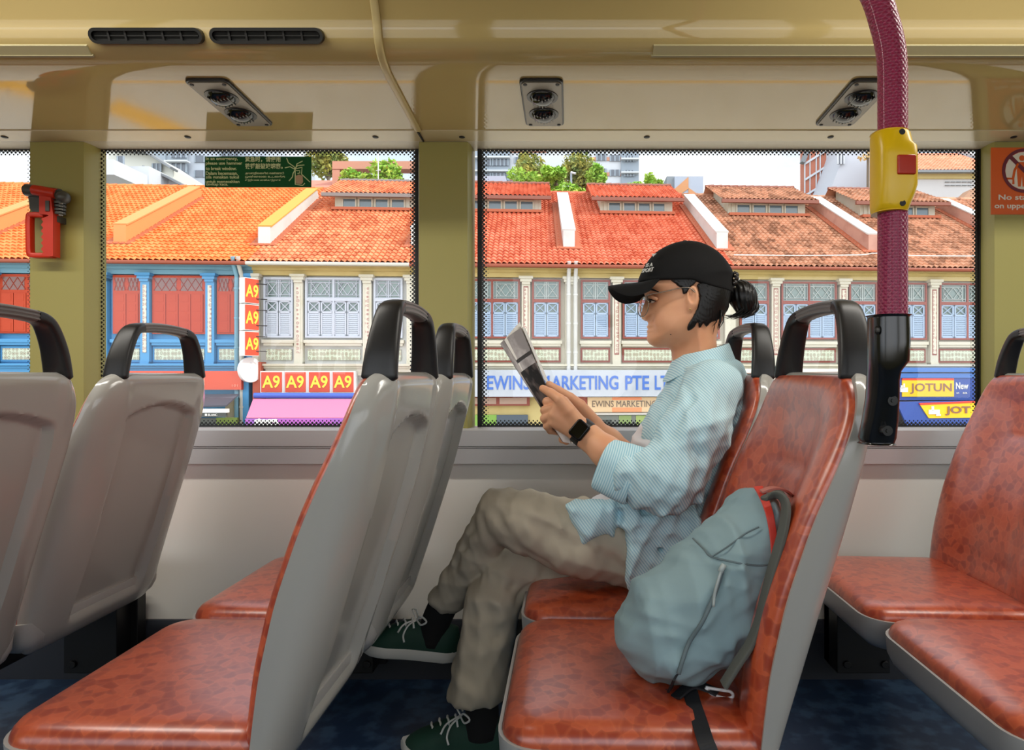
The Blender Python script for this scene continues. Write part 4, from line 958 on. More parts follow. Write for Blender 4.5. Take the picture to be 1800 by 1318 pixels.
# ground floor fronts
def front(name, pts, v, mat, label, cat, vd=.1):
    b = MB(); qbox(b, *pts, v, v+vd); tag(build(name, b, mat), label, cat)
DKG = m_new('dark_grey_canvas', (74, 74, 84), .7)
b = MB(); L_ = [UW(U(x, v), v, ZZ(x, y, v)) for x, y, v in ((200, 694, -.3), (420, 692, -.3), (398, 712, -1.6), (200, 718, -1.6))]; b.add(L_+[p-np.array((0, 0, .04)) for p in L_], [(0,3,2,1),(4,5,6,7),(0,1,5,4),(1,2,6,5),(2,3,7,6),(3,0,4,7)])
t = thing('shop_canopy', L_[3], 'dark grey shop canopy below the red fascia sign', 'awning'); build('canvas', b, DKG, t)
t = thing('awning_board', UW(U(350), -2, ZZ(350, 735)), 'white edged dark shop board with small white lettering under the grey canopy', 'sign')
b = MB(); qbox(b, 220, 726, 397, 733, -1.9, -1.8); build('board', b, m_new('board_dark', (70, 74, 72), .6), t)
b = MB(); qbox(b, 220, 719, 399, 725.5, -1.95, -1.8); build('edge', b, SWH, t)
b = MB(); qtext(b, 'BLANC', 366, 727, 382, 731, -1.91, bold=.02); qbox(b, 360, 727, 364, 731, -1.912, -1.9); build('lettering', b, SWH, t)
front('hedge_planter', (380, 734, 417, 760), -.6, m_new('planter_green', (120, 140, 70), .8), 'low olive green planter box below the white edged board', 'planter')
b = MB(); qbox(b, 396, 700, 418, 760, -.1, .2); tag(build('shop_wall_panel', b, paint('beige_panel', (206, 196, 168))), 'beige shopfront wall panel beside the blue pilaster', 'wall panel')
b = MB(); qbox(b, 444, 636, 459, 760, -.28, .1); tag(build('party_pier', b, paint('terracotta_pier', (196, 100, 78))), 'terracotta painted pier left of the A9 panels', 'pier')
b = MB(); qbox(b, 424, 650, 437, 760, -.2, .1); tag(build('party_pier', b, BLU), 'blue painted pier beside the red fascia sign', 'pier')
t = thing('shop_vent_window', UW(U(890), -.1, ZZ(890, 713)), 'brown framed high shop window under the white banner', 'window')
b = MB(); qbox(b, 780, 697, 931, 713, -.06, .1); build('frame', b, FRR, t)
for xa, xb_ in ((785, 820), (824, 872), (878, 926)): b = MB(); qbox(b, xa, 699, xb_, 710, -.07, -.05); build('pane', b, m_new('frosted_pane', (168, 140, 124), .4), t)
b = MB(); qbox(b, 700, 697, 1278, 800, .1, .25); tag(build('lower_shop_wall', b, CRY), 'yellow ground floor wall under the white banner', 'wall')
b = MB(); qbox(b, 1000, 697, 1037, 730, -.02, .1); tag(build('pink_wall_patch', b, paint('pink_wall', (218, 128, 112))), 'pink wall section between the yellow wall and the tan sign', 'wall')
front('shop_opening', (780, 729, 873, 780), .0, m_new('green_display', (120, 160, 66), .6), 'green lit shopfront opening at the window bottom, left of the booklet', 'shopfront')
front('shop_opening', (873, 729, 928, 780), -.02, m_new('slate_display', (72, 84, 96), .4), 'slate grey shopfront opening next to the green one', 'shopfront')
t = thing('shopfront_display', UW(U(1100), -.1, ZZ(1100, 780)), 'dim shopfront display behind the watch and sleeve', 'shopfront')
b = MB(); qbox(b, 1036, 728, 1278, 790, .0, .1); build('opening', b, m_new('display_grey', (112, 116, 110), .5), t)
for i, (xa, ya, xb_, yb) in enumerate(((1088, 730, 1110, 745), (1060, 738, 1075, 760), (1118, 730, 1135, 760))): b = MB(); qbox(b, xa, ya, xb_, yb, -.02, .0); build('display_item', b, [m_new('item_green', (130, 150, 92), .6), m_new('item_dark', (60, 66, 64), .6), m_new('item_olive', (150, 168, 96), .6)][i], t)
b = MB(); qbox(b, 1036, 725, 1278, 728.5, -.1, .1); tag(build('shutter_rail', b, SWH), 'thin white rail under the tan shop sign', 'rail')
b = MB(); qbox(b, 1283, 648, 1560, 690, -.3, .0); tag(build('fascia_board', b, m_new('fascia_cream', (222, 214, 196), .6)), 'plain cream fascia board hidden behind the reader and her seat', 'sign')
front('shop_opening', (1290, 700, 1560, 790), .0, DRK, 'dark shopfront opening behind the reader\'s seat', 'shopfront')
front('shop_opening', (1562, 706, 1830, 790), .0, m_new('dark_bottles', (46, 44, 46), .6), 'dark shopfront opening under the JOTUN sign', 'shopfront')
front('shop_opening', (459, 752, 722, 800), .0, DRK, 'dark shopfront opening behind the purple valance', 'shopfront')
front('shop_opening', (200, 735, 380, 800), .2, m_new('shop_dim', (110, 116, 112), .6), 'dim shopfront opening below the white edged board', 'shopfront')
# white tube modelling a thin lamp reflection on the window glass
cb = [P(1290, 448, 19.6), P(1400, 449, 19.6), P(1510, 448, 19.6), P(1540, 445, 19.5), P(1600, 449, 19.6), P(1720, 450, 19.7)]
tag(build('lamp_reflection_line', MB().tube(smooth_path(cb, 5), .016, 6), SWH), 'thin white lamp reflection modelled as a tube across the brown roofs', 'glass reflection')

# ================================================================ street surface
ASP = m_new('asphalt', (200, 194, 182), .85); mix_noise(ASP, (186, 180, 168), 3, .4, .7, 6)
b = MB().box((-80, 2.2, G-.2), (80, 16.2, G)); struct('road', b, ASP)
b = MB().box((-80, 16.2, G-.2), (80, 22, G+.12)); struct('pavement', b, paint('paving', (206, 198, 184), .8, (190, 182, 170)))
b = MB().box((-80, -60, G-.2), (80, 2.2, G)); struct('near_road', b, ASP)
b = MB().box((-200, 22, G-.3), (200, 260, G-.05)); struct('ground', b, paint('far_ground', (170, 168, 150), .9))
YLN = m_new('yellow_line', (250, 176, 0), .6); WLN = m_new('white_line', (226, 224, 216), .6)

b = MB().box((-60, 7.86, G), (60, 8.02, G+.004)); o = build('yellow_kerb_line', b, YLN); o['kind'] = 'structure'
b = MB(); pl = [(-9.5, 7.3), (-7.4, 8.2), (-6.4, 8.75), (-5.7, 9.9), (-4.2, 11.6)]
for (a, c) in zip(pl[:-1], pl[1:]):
    n_ = np.array((-(c[1]-a[1]), c[0]-a[0])); n_ = n_/np.linalg.norm(n_)*.26
    b.add([(a[0]-n_[0], a[1]-n_[1], G+.004), (c[0]-n_[0], c[1]-n_[1], G+.004), (c[0]+n_[0], c[1]+n_[1], G+.004), (a[0]+n_[0], a[1]+n_[1], G+.004)], [(0, 1, 2, 3)])
o = build('yellow_zigzag_line', b, YLN); o['kind'] = 'structure'
# ================================================================ buildings and trees beyond the roofs
def wbox(mb, pxa, ya, pxb, yb, d, th):
    a, c = P(pxa, yb, d), P(pxb, ya, d); return mb.box((a[0], d, a[2]), (c[0], d+th, c[2]))
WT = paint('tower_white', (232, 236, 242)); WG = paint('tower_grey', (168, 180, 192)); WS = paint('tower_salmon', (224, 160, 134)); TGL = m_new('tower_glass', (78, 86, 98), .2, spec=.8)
RFG = m_new('grey_roof_edge', (120, 124, 128), .6)
def win(t, pxa, ya, pxb, yb, d, bars=1, fm=None):
    b = MB(); wbox(b, pxa, ya, pxb, yb, d-.12, .1); f = build('window', b, TGL, t)
    b = MB(); w = .035*d/30
    for k in range(bars+2):
        x = pxa+(pxb-pxa)*k/(bars+1); p, q = P(x, yb, d-.16), P(x, ya, d-.16); b.box((p[0]-w, d-.16, p[2]), (p[0]+w, d-.1, q[2]))
    build('window_bars', b, fm or WG, f)
def down_to_ground(mb, pxa, ya, pxb, d, th):
    a, c = P(pxa, ya, d), P(pxb, ya, d); return mb.box((a[0], d, G), (c[0], d+th, a[2]))
# far left white house with sloping roofs
d = 42
t = thing('apartment_block', P(230, 355, d), 'white building with stepped sloping eaves at the left behind the orange roof', 'building', 'buildings behind the shophouses')
b = MB(); down_to_ground(b, 150, 292, 262, d, 2.0); b.prism([(P(x, y, d+2)[0], P(x, y, d+2)[2]) for x, y in ((255,296),(342,337),(342,520),(255,520))], d+2, d+6, 'y'); build('wall', b, WT, t)
b = MB().prism([(P(x, y, d+7)[0], P(x, y, d+7)[2]) for x, y in ((190,262),(260,268),(304,297),(304,480),(190,480))], d+7, d+11, 'y'); build('upper_wall', b, paint('house_cream', (236, 236, 226)), t)
b = MB()
for (l, dd) in (([(195, 262), (260, 268), (306, 298)], d+6.6), ([(258, 296), (300, 314), (346, 338)], d+1.7)):
    b.sweep([P(x, y, dd) for x, y in l], (0, 1, 0), .5, .09, 6, 8)
build('eave', b, RFG, t)
b = MB(); b.add([P(x, y, d+2.4) for x, y in ((264, 310), (300, 330), (342, 337), (300, 314), (264, 299))], [(0, 1, 2, 3, 4)]); b.prism([(P(x, y, 1)[0], P(x, y, 1)[2]) for x, y in ((264,300),(264,316),(318,342),(341,337))], 0, 0, 'y') if False else None; build('underside_slats', b, paint('slats', (150, 132, 116)), t)
for a in ((188, 350, 198, 318), (265, 324, 271, 352)): win(t, a[0], min(a[1], a[3]), a[2], max(a[1], a[3]), d+.05)
win(t, 206, 274, 217, 296, d-.6, 0); win(t, 268, 287, 282, 302, d+6.9)
b = MB(); down_to_ground(b, 150, 296, 221, d-3, 3); wbox(b, 150, 300, 221, 316, d-4.5, 1.5) if False else None
a_, c_ = P(150, 316, d-3), P(221, 290, d-3); bb_ = MB().box((a_[0], d-4, a_[2]), (c_[0], d-1, c_[2])); build('balcony', bb_, WT, t)
d = 62
t = thing('apartment_block', P(450, 350, d), 'pale grey apartment block with glazed stair bands behind the green notice', 'building', 'buildings behind the shophouses')
b = MB(); down_to_ground(b, 262, 245, 468, d, 12); build('wall', b, paint('block_pale', (206, 214, 226)), t)
b = MB(); wbox(b, 262, 245, 291, 360, d-.4, .4); wbox(b, 291, 245, 328, 360, d-.25, .3) ; wbox(b, 385, 245, 422, 360, d-.3, .3); build('stair_bay', b, WG, t)
for y in (262, 288, 314, 340):
    win(t, 300, y-1, 327, y+15, d-.3, 2); win(t, 342, y+11, 359, y+23, d, 0); win(t, 388, y-2, 420, y+12, d-.3, 2)
b = MB()
for y in (281, 307, 333): wbox(b, 288, y, 328, y+2.5, d-.9, .6); wbox(b, 384, y-2, 424, y+.5, d-.9, .6)
wbox(b, 422, 336, 470, 340, d-.8, .6); build('balcony_slab', b, WT, t)
for y in (282, 308, 334): win(t, 430, y-8, 450, y+6, d, 1); win(t, 455, y-8, 465, y+6, d, 0)
# grey low block and red-tiled roof behind the cream shophouse
t = thing('rear_building', P(520, 350, 34), 'low grey wall with a faded pink tiled roof behind the cream shophouse', 'building', 'buildings behind the shophouses')
b = MB(); down_to_ground(b, 480, 337, 612, 34, 5); build('wall', b, paint('grey_wall', (142, 142, 150)), t)
b = MB(); q_ = [P(470, 337, 33.8), P(612, 337, 33.8), P(610, 317, 38), P(540, 317, 38)]; b.add(q_, [(0, 1, 2, 3)]); build('roof', b, paint('faded_tiles', (226, 146, 124)), t)
# roof-top pergola and shrub
t = thing('rooftop_pergola', P(665, 330, 36), 'salmon concrete pergola frame on a roof left of the middle pillar', 'pergola')
b = MB(); wbox(b, 584, 283, 745, 297, 36, .8); wbox(b, 584, 298, 597, 345, 36.03, .8); wbox(b, 730, 298, 745, 345, 36.03, .8); build('frame', b, WS, t)
b = MB(); b.prism([(P(x, y, 36)[0], P(x, y, 36)[2]) for x, y in ((584,283),(597,296),(597,345),(584,345))], 36.5, 37.6, 'y'); build('side_beam', b, paint('pink_render', (224, 190, 186)), t)
t = thing('rear_building', P(660, 345, 39), 'white rear building below the pergola', 'building', 'buildings behind the shophouses')
b = MB(); down_to_ground(b, 560, 322, 760, 39, 6); build('wall', b, WT, t)
# middle apartment tower
d = 66
t = thing('apartment_block', P(985, 350, d), 'white and salmon apartment tower behind the trees in the large window', 'building', 'buildings behind the shophouses')
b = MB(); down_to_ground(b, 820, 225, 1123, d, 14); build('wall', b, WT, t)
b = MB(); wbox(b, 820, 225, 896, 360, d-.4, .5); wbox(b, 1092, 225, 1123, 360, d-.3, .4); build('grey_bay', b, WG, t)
b = MB()
for y in (262, 288, 314): wbox(b, 896, y+24, 960, y+29, d-.1, .2) if y != 262 else wbox(b, 896, 262, 960, 268, d-.1, .2)
for y in (276, 303, 330): wbox(b, 1042, y, 1092, y+6, d-.1, .2)
wbox(b, 1010, 285, 1030, 330, d-.1, .2); build('salmon_band', b, WS, t)
b = MB()
for y in (274, 298, 322): wbox(b, 820, y, 896, y+2.5, d-.9, .6); wbox(b, 1092, y+3, 1123, y+5.5, d-.8, .6)
build('balcony_slab', b, WT, t)
for y in (252, 278, 304, 330):
    win(t, 866, y, 893, y+13, d-.4, 3); win(t, 846, y, 862, y+13, d-.4, 1); win(t, 905, y-2, 921, y+9, d, 1)
    win(t, 1049, y-8, 1065, y+4, d, 1); win(t, 1073, y-6, 1089, y+5, d, 1); win(t, 1098, y-5, 1114, y+6, d-.3, 2)
t = thing('rooftop_cabin', P(870, 345, 33), 'pale grey rooftop block behind the red dormer right of the middle pillar', 'building')
b = MB().prism([(P(x, y, 33)[0], P(x, y, 33)[2]) for x, y in ((800,350),(800,309),(888,309),(895,350))], 33, 36, 'y'); build('wall', b, paint('cabin', (198, 208, 226)), t)
t = thing('roof_garden_wall', P(1010, 358, 31), 'slate grey parapet wall below the roof garden hedge', 'wall')
b = MB(); down_to_ground(b, 940, 352, 1060, 31, .5); build('wall', b, paint('slate', (116, 124, 136)), t)
# pale cabin with orange chevrons
d = 40
t = thing('painted_stair_tower', P(1205, 360, d), 'pale blue stair tower with orange chevron bands behind the reader\'s cap', 'building')
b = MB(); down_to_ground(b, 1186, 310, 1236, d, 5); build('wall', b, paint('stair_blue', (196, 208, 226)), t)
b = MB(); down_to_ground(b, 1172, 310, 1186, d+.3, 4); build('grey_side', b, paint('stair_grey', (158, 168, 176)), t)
b = MB()
for q in ([(1186,332),(1210,311),(1210,332),(1186,348)], [(1210,330),(1238,350),(1238,356),(1210,348)]): b.prism([(P(x, y, d)[0], P(x, y, d)[2]) for x, y in q], d-.05, d, 'y')
build('chevron', b, paint('chevron_orange', (234, 170, 120)), t)
# right: salmon tiled tower with white grid and white gable
d = 48
t = thing('apartment_block', P(1450, 350, d), 'salmon panelled tower with a white slanting grid behind the brown dormer', 'building', 'buildings behind the shophouses')
b = MB(); down_to_ground(b, 1415, 225, 1466, d, 1.0); build('wall', b, WS if False else paint('tower_brick', (214, 132, 106)), t)
b = MB()
for x in (1415, 1424, 1435, 1442, 1454, 1466): wbox(b, x-.8, 225, x+.8, 365, d-.1, .1)
for y in (262, 290, 318, 346, 374): b.prism([(P(x, yy, d)[0], P(x, yy, d)[2]) for x, yy in ((1415,y+28),(1466,y-4),(1466,y-8),(1415,y+24))], d-.14, d, 'y')
build('white_grid', b, WT, t)
b = MB().prism([(P(x, y, d)[0], P(x, y, d)[2]) for x, y in ((1407,286),(1413,288),(1424,258),(1420,250))], d-.3, d+.2, 'y'); build('eave', b, RFG, t)
t = thing('gabled_building', P(1560, 350, 40), 'large white building with a sloping side and pink tiled roof behind the magenta pole', 'building', 'buildings behind the shophouses')
b = MB().prism([(P(x, y, 44)[0], P(x, y, 44)[2]) for x, y in ((1440,480),(1452,352),(1488,262),(1500,225),(1560,262),(1760,262),(1760,480))], 44, 50, 'y'); build('wall', b, paint('gable_white', (222, 226, 236)), t)
win(t, 1473, 270, 1484, 288, 43.9, 1, WT)
b = MB(); down_to_ground(b, 1604, 300, 1760, 38, 8); build('side_wall', b, paint('side_wall', (228, 226, 226)), t)
b = MB(); q_ = [P(1590, 300, 37.6), P(1760, 300, 37.6), P(1640, 268, 43), P(1560, 268, 43)]; b = MB(); 
x0_, x1_ = P(1596, 300, 37.6)[0], P(1770, 300, 37.6)[0]; tiled(b, x0_, x1_, 37.6, P(0, 299, 37.6)[2], 42.5, P(0, 270, 42.5)[2], .2, .3); build('roof', b, tile_mat('tile_faded', (232, 156, 124), (222, 140, 108), (238, 170, 140)), t, smooth=50)
b = MB(); a_, c_ = P(1596, 303, 37.5), P(1770, 299, 37.5); b.box((a_[0], 37.4, a_[2]), (c_[0], 37.7, c_[2])); build('gutter', b, RFG, t)
b = MB(); wbox(b, 1610, 303, 1760, 314, 37.9, .1); build('yellow_band', b, CRY, t)
b = MB()
for y in (319, 325): 
    for k in range(5): wbox(b, 1662+k*10, y, 1670+k*10, y+.8, 37.9, .08)
build('vent_slit', b, RFG, t)
b = MB().prism([(P(x, y, 36)[0], P(x, y, 36)[2]) for x, y in ((1690,350),(1712,330),(1760,350))], 36, 37, 'y'); build('gable_end', b, paint('gable_end', (216, 170, 140)), t)
b = MB().sweep([P(1656, 262, 44), P(1712, 290, 42), P(1760, 312, 41)], (0, 1, 0), 1, .25, 5, 8); build('roof_edge', b, WT, t)

# ---- trees
def leaf_mat(name, c1, c2):
    m = m_new(name, c1, .55, spec=.3); mix_noise(m, c2, 1.1, .35, .65, 3)
    return m
def tree(label, cx, cy, w, h, d, dep, m, n, seed, base=None, leaf=.16, grp='trees behind the roofs', lumps=9, name='leafy_tree'):
    """crown of separate leaves gathered on boughs, over a trunk with limbs"""
    rnd = random.Random(seed); c = P(cx, cy, d); rx, rz = w/2*d/F, h/2*d/F; bz = G if base is None else P(0, base, d)[2]
    t = thing(name, (c[0], d, bz), label, 'tree', grp)
    L_ = []
    for k in range(lumps):
        a = rnd.random()*2*PI; r = math.sqrt(rnd.random())*.62; L_.append((c[0]+rx*r*math.cos(a), d+dep*.5*(rnd.random()-.5), c[2]+rz*r*math.sin(a), .34+.2*rnd.random()))
    V = []; Fc = []
    for k in range(n):
        l = L_[rnd.randrange(lumps)]; q = Vector((rnd.gauss(0, 1), rnd.gauss(0, 1), rnd.gauss(0, 1))).normalized()*(.6+.45*rnd.random())
        p = Vector((l[0]+q.x*rx*l[3], l[1]+q.y*dep*.5*l[3], l[2]+q.z*rz*l[3])); s = leaf*(.6+.8*rnd.random())
        a = Vector((rnd.gauss(0, 1), rnd.gauss(0, 1), rnd.gauss(0, .7))).normalized(); e = a.cross(Vector((rnd.gauss(0, 1), rnd.gauss(0, 1), rnd.gauss(0, 1)))).normalized(); o = len(V)
        V += [p-a*s, p+e*s*.45, p+a*s, p-e*s*.45]; Fc.append((o, o+1, o+2, o+3))
    build('foliage', MB().add(V, Fc), m, t)
    b = MB(); b.tube([(c[0], d, bz), (c[0]+.1, d, c[2]-rz*.5), (c[0], d, c[2])], [.035*rx+.06, .03*rx+.05, .02], 8)
    for l in L_: b.tube([(c[0], d, c[2]-rz*.6), ((c[0]+l[0])/2, (d+l[1])/2, (c[2]-rz*.4+l[2])/2), (l[0], l[1], l[2])], [.03*rx, .02*rx, .01], 6)
    build('trunk', b, m_new('bark', (104, 92, 76), .9), t)
LG = leaf_mat('leaf_bright', (122, 172, 56), (168, 196, 78)); LY = leaf_mat('leaf_yellowish', (168, 156, 66), (116, 136, 74)); LD = leaf_mat('leaf_deep', (92, 124, 62), (132, 150, 88))
tree('yellow green tree crown right of the green notice', 575, 292, 75, 75, 46, 5, LY, 2600, 1)
tree('bright green roof shrub under the salmon pergola, left of the other pergola shrub', 630, 315, 70, 42, 34.5, 2.5, LG, 1500, 2, base=345, leaf=.12, name='roof_shrub')
tree('bright green roof shrub under the salmon pergola, nearest the middle pillar', 686, 308, 76, 56, 34, 2.5, LG, 1900, 3, base=345, leaf=.12, name='roof_shrub')
tree('large yellowing round tree in front of the white and salmon tower', 1018, 304, 92, 78, 44, 6, LY, 3600, 4, leaf=.15, lumps=12)
tree('small yellowing tree beside the grey bay of the tower', 932, 298, 66, 62, 45, 5, LY, 2400, 5, leaf=.15)
tree('bright green tree low at the left of the roof garden', 922, 318, 66, 34, 36, 4, LG, 1800, 6, leaf=.13)
tree('bright green tree in the middle of the roof garden, behind the lamp post', 976, 314, 52, 44, 37, 4, LG, 1700, 7, leaf=.13)
tree('bright green tree at the right of the roof garden', 1046, 318, 44, 38, 38, 4, LG, 1200, 8, leaf=.13)
tree('trailing green hedge over the slate parapet', 1003, 341, 84, 30, 31.5, 1.6, LG, 2300, 9, base=357, leaf=.10, lumps=14, name='roof_hedge')
tree('small bright green tree left of the chevron stair tower', 1148, 320, 38, 28, 36, 3, LG, 900, 10, leaf=.11)
tree('low green shrub behind the red dormer ridge', 1116, 330, 44, 14, 35, 2, LG, 700, 11, leaf=.10)
tree('bare yellow flowering branch at the left of the magenta pole', 1522, 274, 24, 16, 30, 1.5, leaf_mat('leaf_gold', (226, 196, 130), (196, 170, 110)), 110, 12, leaf=.08, lumps=4)
t = thing('street_light', P(1004, 330, 33), 'thin pale lamp post standing among the roof garden trees', 'lamp post')
p_ = P(1004, 352, 33); b = MB().tube([(p_[0], 33, G), P(1004, 303, 33)], .05, 8); build('post', b, WG, t)
b = MB().tube([P(1003, 303, 33), P(1012, 305, 33)], .06, 8); build('lamp_head', b, WT, t)
t = thing('television_aerial', P(665, 332, 30), 'thin white aerial mast in front of the pergola', 'aerial')
p_ = P(664, 345, 30); b = MB().tube([(p_[0], 30, G), P(665, 262, 30)], .025, 6); b.tube([P(661, 300, 30), P(669, 299, 30)], .018, 6); build('mast', b, WT, t)
# ================================================================ signed-distance modelling for the figure and the backpack
def snet(Fv, o, h):
    nx, ny, nz = Fv.shape; S = Fv < 0
    c = S[:-1, :-1, :-1].astype(np.int8)
    for (a, b_, d) in [(i, j, k) for i in (0, 1) for j in (0, 1) for k in (0, 1)][1:]:
        c = c+S[a:nx-1+a, b_:ny-1+b_, d:nz-1+d]
    idx = np.argwhere((c > 0) & (c < 8)); n = len(idx); I, J, K = idx.T
    f = {(a, b_, d): Fv[I+a, J+b_, K+d] for a in (0, 1) for b_ in (0, 1) for d in (0, 1)}
    Pn = np.zeros((n, 3)); N = np.zeros(n)
    for ax in range(3):
        o1, o2 = [q for q in range(3) if q != ax]
        for a in (0, 1):
            for b_ in (0, 1):
                k0 = [0, 0, 0]; k0[o1] = a; k0[o2] = b_; k1 = list(k0); k1[ax] = 1; f0, f1 = f[tuple(k0)], f[tuple(k1)]
                m = (f0 < 0) != (f1 < 0); t = np.where(m, f0/np.where(m, f0-f1, 1), 0)
                Pn[:, ax] += m*t; Pn[:, o1] += m*a; Pn[:, o2] += m*b_; N += m
    V = (idx+Pn/N[:, None])*h+np.array(o); ids = -np.ones((nx-1, ny-1, nz-1), np.int32); ids[I, J, K] = np.arange(n); Q = []
    for ax in range(3):
        o1, o2 = [(1, 2), (2, 0), (0, 1)][ax]; s0 = [slice(None)]*3; s1 = [slice(None)]*3; s0[ax] = slice(0, -1); s1[ax] = slice(1, None)
        A, B = S[tuple(s0)], S[tuple(s1)]; E = np.argwhere(A != B); sh = (nx, ny, nz)
        ok = (E[:, o1] > 0) & (E[:, o2] > 0) & (E[:, o1] < sh[o1]-1) & (E[:, o2] < sh[o2]-1); E = E[ok]; fl = A[tuple(E.T)]
        def g(d1, d2): e = E.copy(); e[:, o1] += d1; e[:, o2] += d2; return ids[tuple(e.T)]
        q = np.stack([g(-1, -1), g(0, -1), g(0, 0), g(-1, 0)], 1); q = np.where(fl[:, None], q, q[:, ::-1]); Q.append(q)
    Q = np.concatenate(Q); Q = Q[(Q >= 0).all(1)]; return V, Q
def smooth_V(V, Q, it=2):
    for _ in range(it):
        acc = np.zeros_like(V); cnt = np.zeros(len(V))
        for a in range(4):
            b_ = (a+1) % 4; np.add.at(acc, Q[:, a], V[Q[:, b_]]); np.add.at(acc, Q[:, b_], V[Q[:, a]]); np.add.at(cnt, Q[:, a], 1); np.add.at(cnt, Q[:, b_], 1)
        V = V*.4+.6*acc/np.maximum(cnt, 1)[:, None]
    return V
class Grid:
    def __init__(s, lo, hi, h):
        s.o = np.array(lo, float); s.h = h; n = np.ceil((np.array(hi)-s.o)/h).astype(int)+1
        s.x = (s.o[0]+h*np.arange(n[0])).reshape(-1, 1, 1); s.y = (s.o[1]+h*np.arange(n[1])).reshape(1, -1, 1); s.z = (s.o[2]+h*np.arange(n[2])).reshape(1, 1, -1); s.shape = tuple(n)
    def mesh(s, f, it=1):
        V, Q = snet(np.broadcast_to(f, s.shape), s.o, s.h); return smooth_V(V, Q, it), Q
    def cap(s, a, b, ra, rb):
        a, b = np.array(a), np.array(b); ab = b-a; L2 = ab@ab+1e-12
        t = np.clip(((s.x-a[0])*ab[0]+(s.y-a[1])*ab[1]+(s.z-a[2])*ab[2])/L2, 0, 1)
        return np.sqrt((s.x-a[0]-t*ab[0])**2+(s.y-a[1]-t*ab[1])**2+(s.z-a[2]-t*ab[2])**2)-(ra+(rb-ra)*t)
    def chain(s, pts, rs, k=.006):
        f = None
        for i in range(len(pts)-1):
            g = s.cap(pts[i], pts[i+1], rs[i], rs[i+1]); f = g if f is None else smin(f, g, k)
        return f
    def ell(s, c, r):
        q = np.sqrt(((s.x-c[0])/r[0])**2+((s.y-c[1])/r[1])**2+((s.z-c[2])/r[2])**2); return (q-1)*min(r)
    def infl(s, px, d, T, R, yc=None, sub=5, k=1.0):
        """solid whose side outline is the photo outline px taken at depth d, half thickness T, edge radius R"""
        pts = [P(a, b, d)[[0, 2]] for a, b in px]; n = len(pts); o = []
        if sub > 1:
            for i in range(n):
                p0, p1, p2, p3 = pts[i-1], pts[i], pts[(i+1) % n], pts[(i+2) % n]
                for q in range(sub):
                    t = q/sub; o.append(.5*((2*p1)+(-p0+p2)*t+(2*p0-5*p1+4*p2-p3)*t*t+(-p0+3*p1-3*p2+p3)*t**3))
        else: o = pts
        X, Z = np.meshgrid(s.x[:, 0, 0], s.z[0, 0, :], indexing='ij'); D = np.full(X.shape, 1e9); ins = np.zeros(X.shape, bool); m = len(o)
        for i in range(m):
            a, b = o[i], o[(i+1) % m]; e = b-a; wx, wz = X-a[0], Z-a[1]; t = np.clip((wx*e[0]+wz*e[1])/(e@e+1e-12), 0, 1)
            D = np.minimum(D, (wx-t*e[0])**2+(wz-t*e[1])**2)
            if abs(b[1]-a[1]) > 1e-12: cr_ = ((a[1] > Z) != (b[1] > Z)) & (X < (b[0]-a[0])*(Z-a[1])/(b[1]-a[1])+a[0]); ins ^= cr_
        sd_ = np.sqrt(D); sd_ = np.where(ins, -sd_, sd_)[:, None, :]; A = np.maximum(sd_+R, 0); yc = d if yc is None else yc
        out_ = np.where(sd_ < -R, np.abs(s.y-yc)-T, 0)
        return np.where(A > 0, np.sqrt(A**2+((s.y-yc)*R/T)**2)-R, (np.abs(s.y-yc)*R/T-R))
def smin(a, b, k):
    h = np.clip(.5+.5*(b-a)/k, 0, 1); return b*(1-h)+a*h-k*h*(1-h)
def smax(a, b, k): return -smin(-a, -b, k)
def wrinkle(g, A, fr, seed, ax=(1, 1, 1)):
    r = np.random.RandomState(seed); f = 0
    for i in range(3):
        k = r.normal(size=3)*np.array(ax); k = k/np.linalg.norm(k)*fr*(1+.5*i); k2 = r.normal(size=3)*fr*.45; ph = r.rand(2)*6.28
        w = np.sin(g.x*k2[0]+g.y*k2[1]+g.z*k2[2]+ph[0]); f = f+(np.abs(np.sin((g.x*k[0]+g.y*k[1]+g.z*k[2]+ph[1])+1.3*w))-.5)*(1/(1+.4*i))
    return f*A

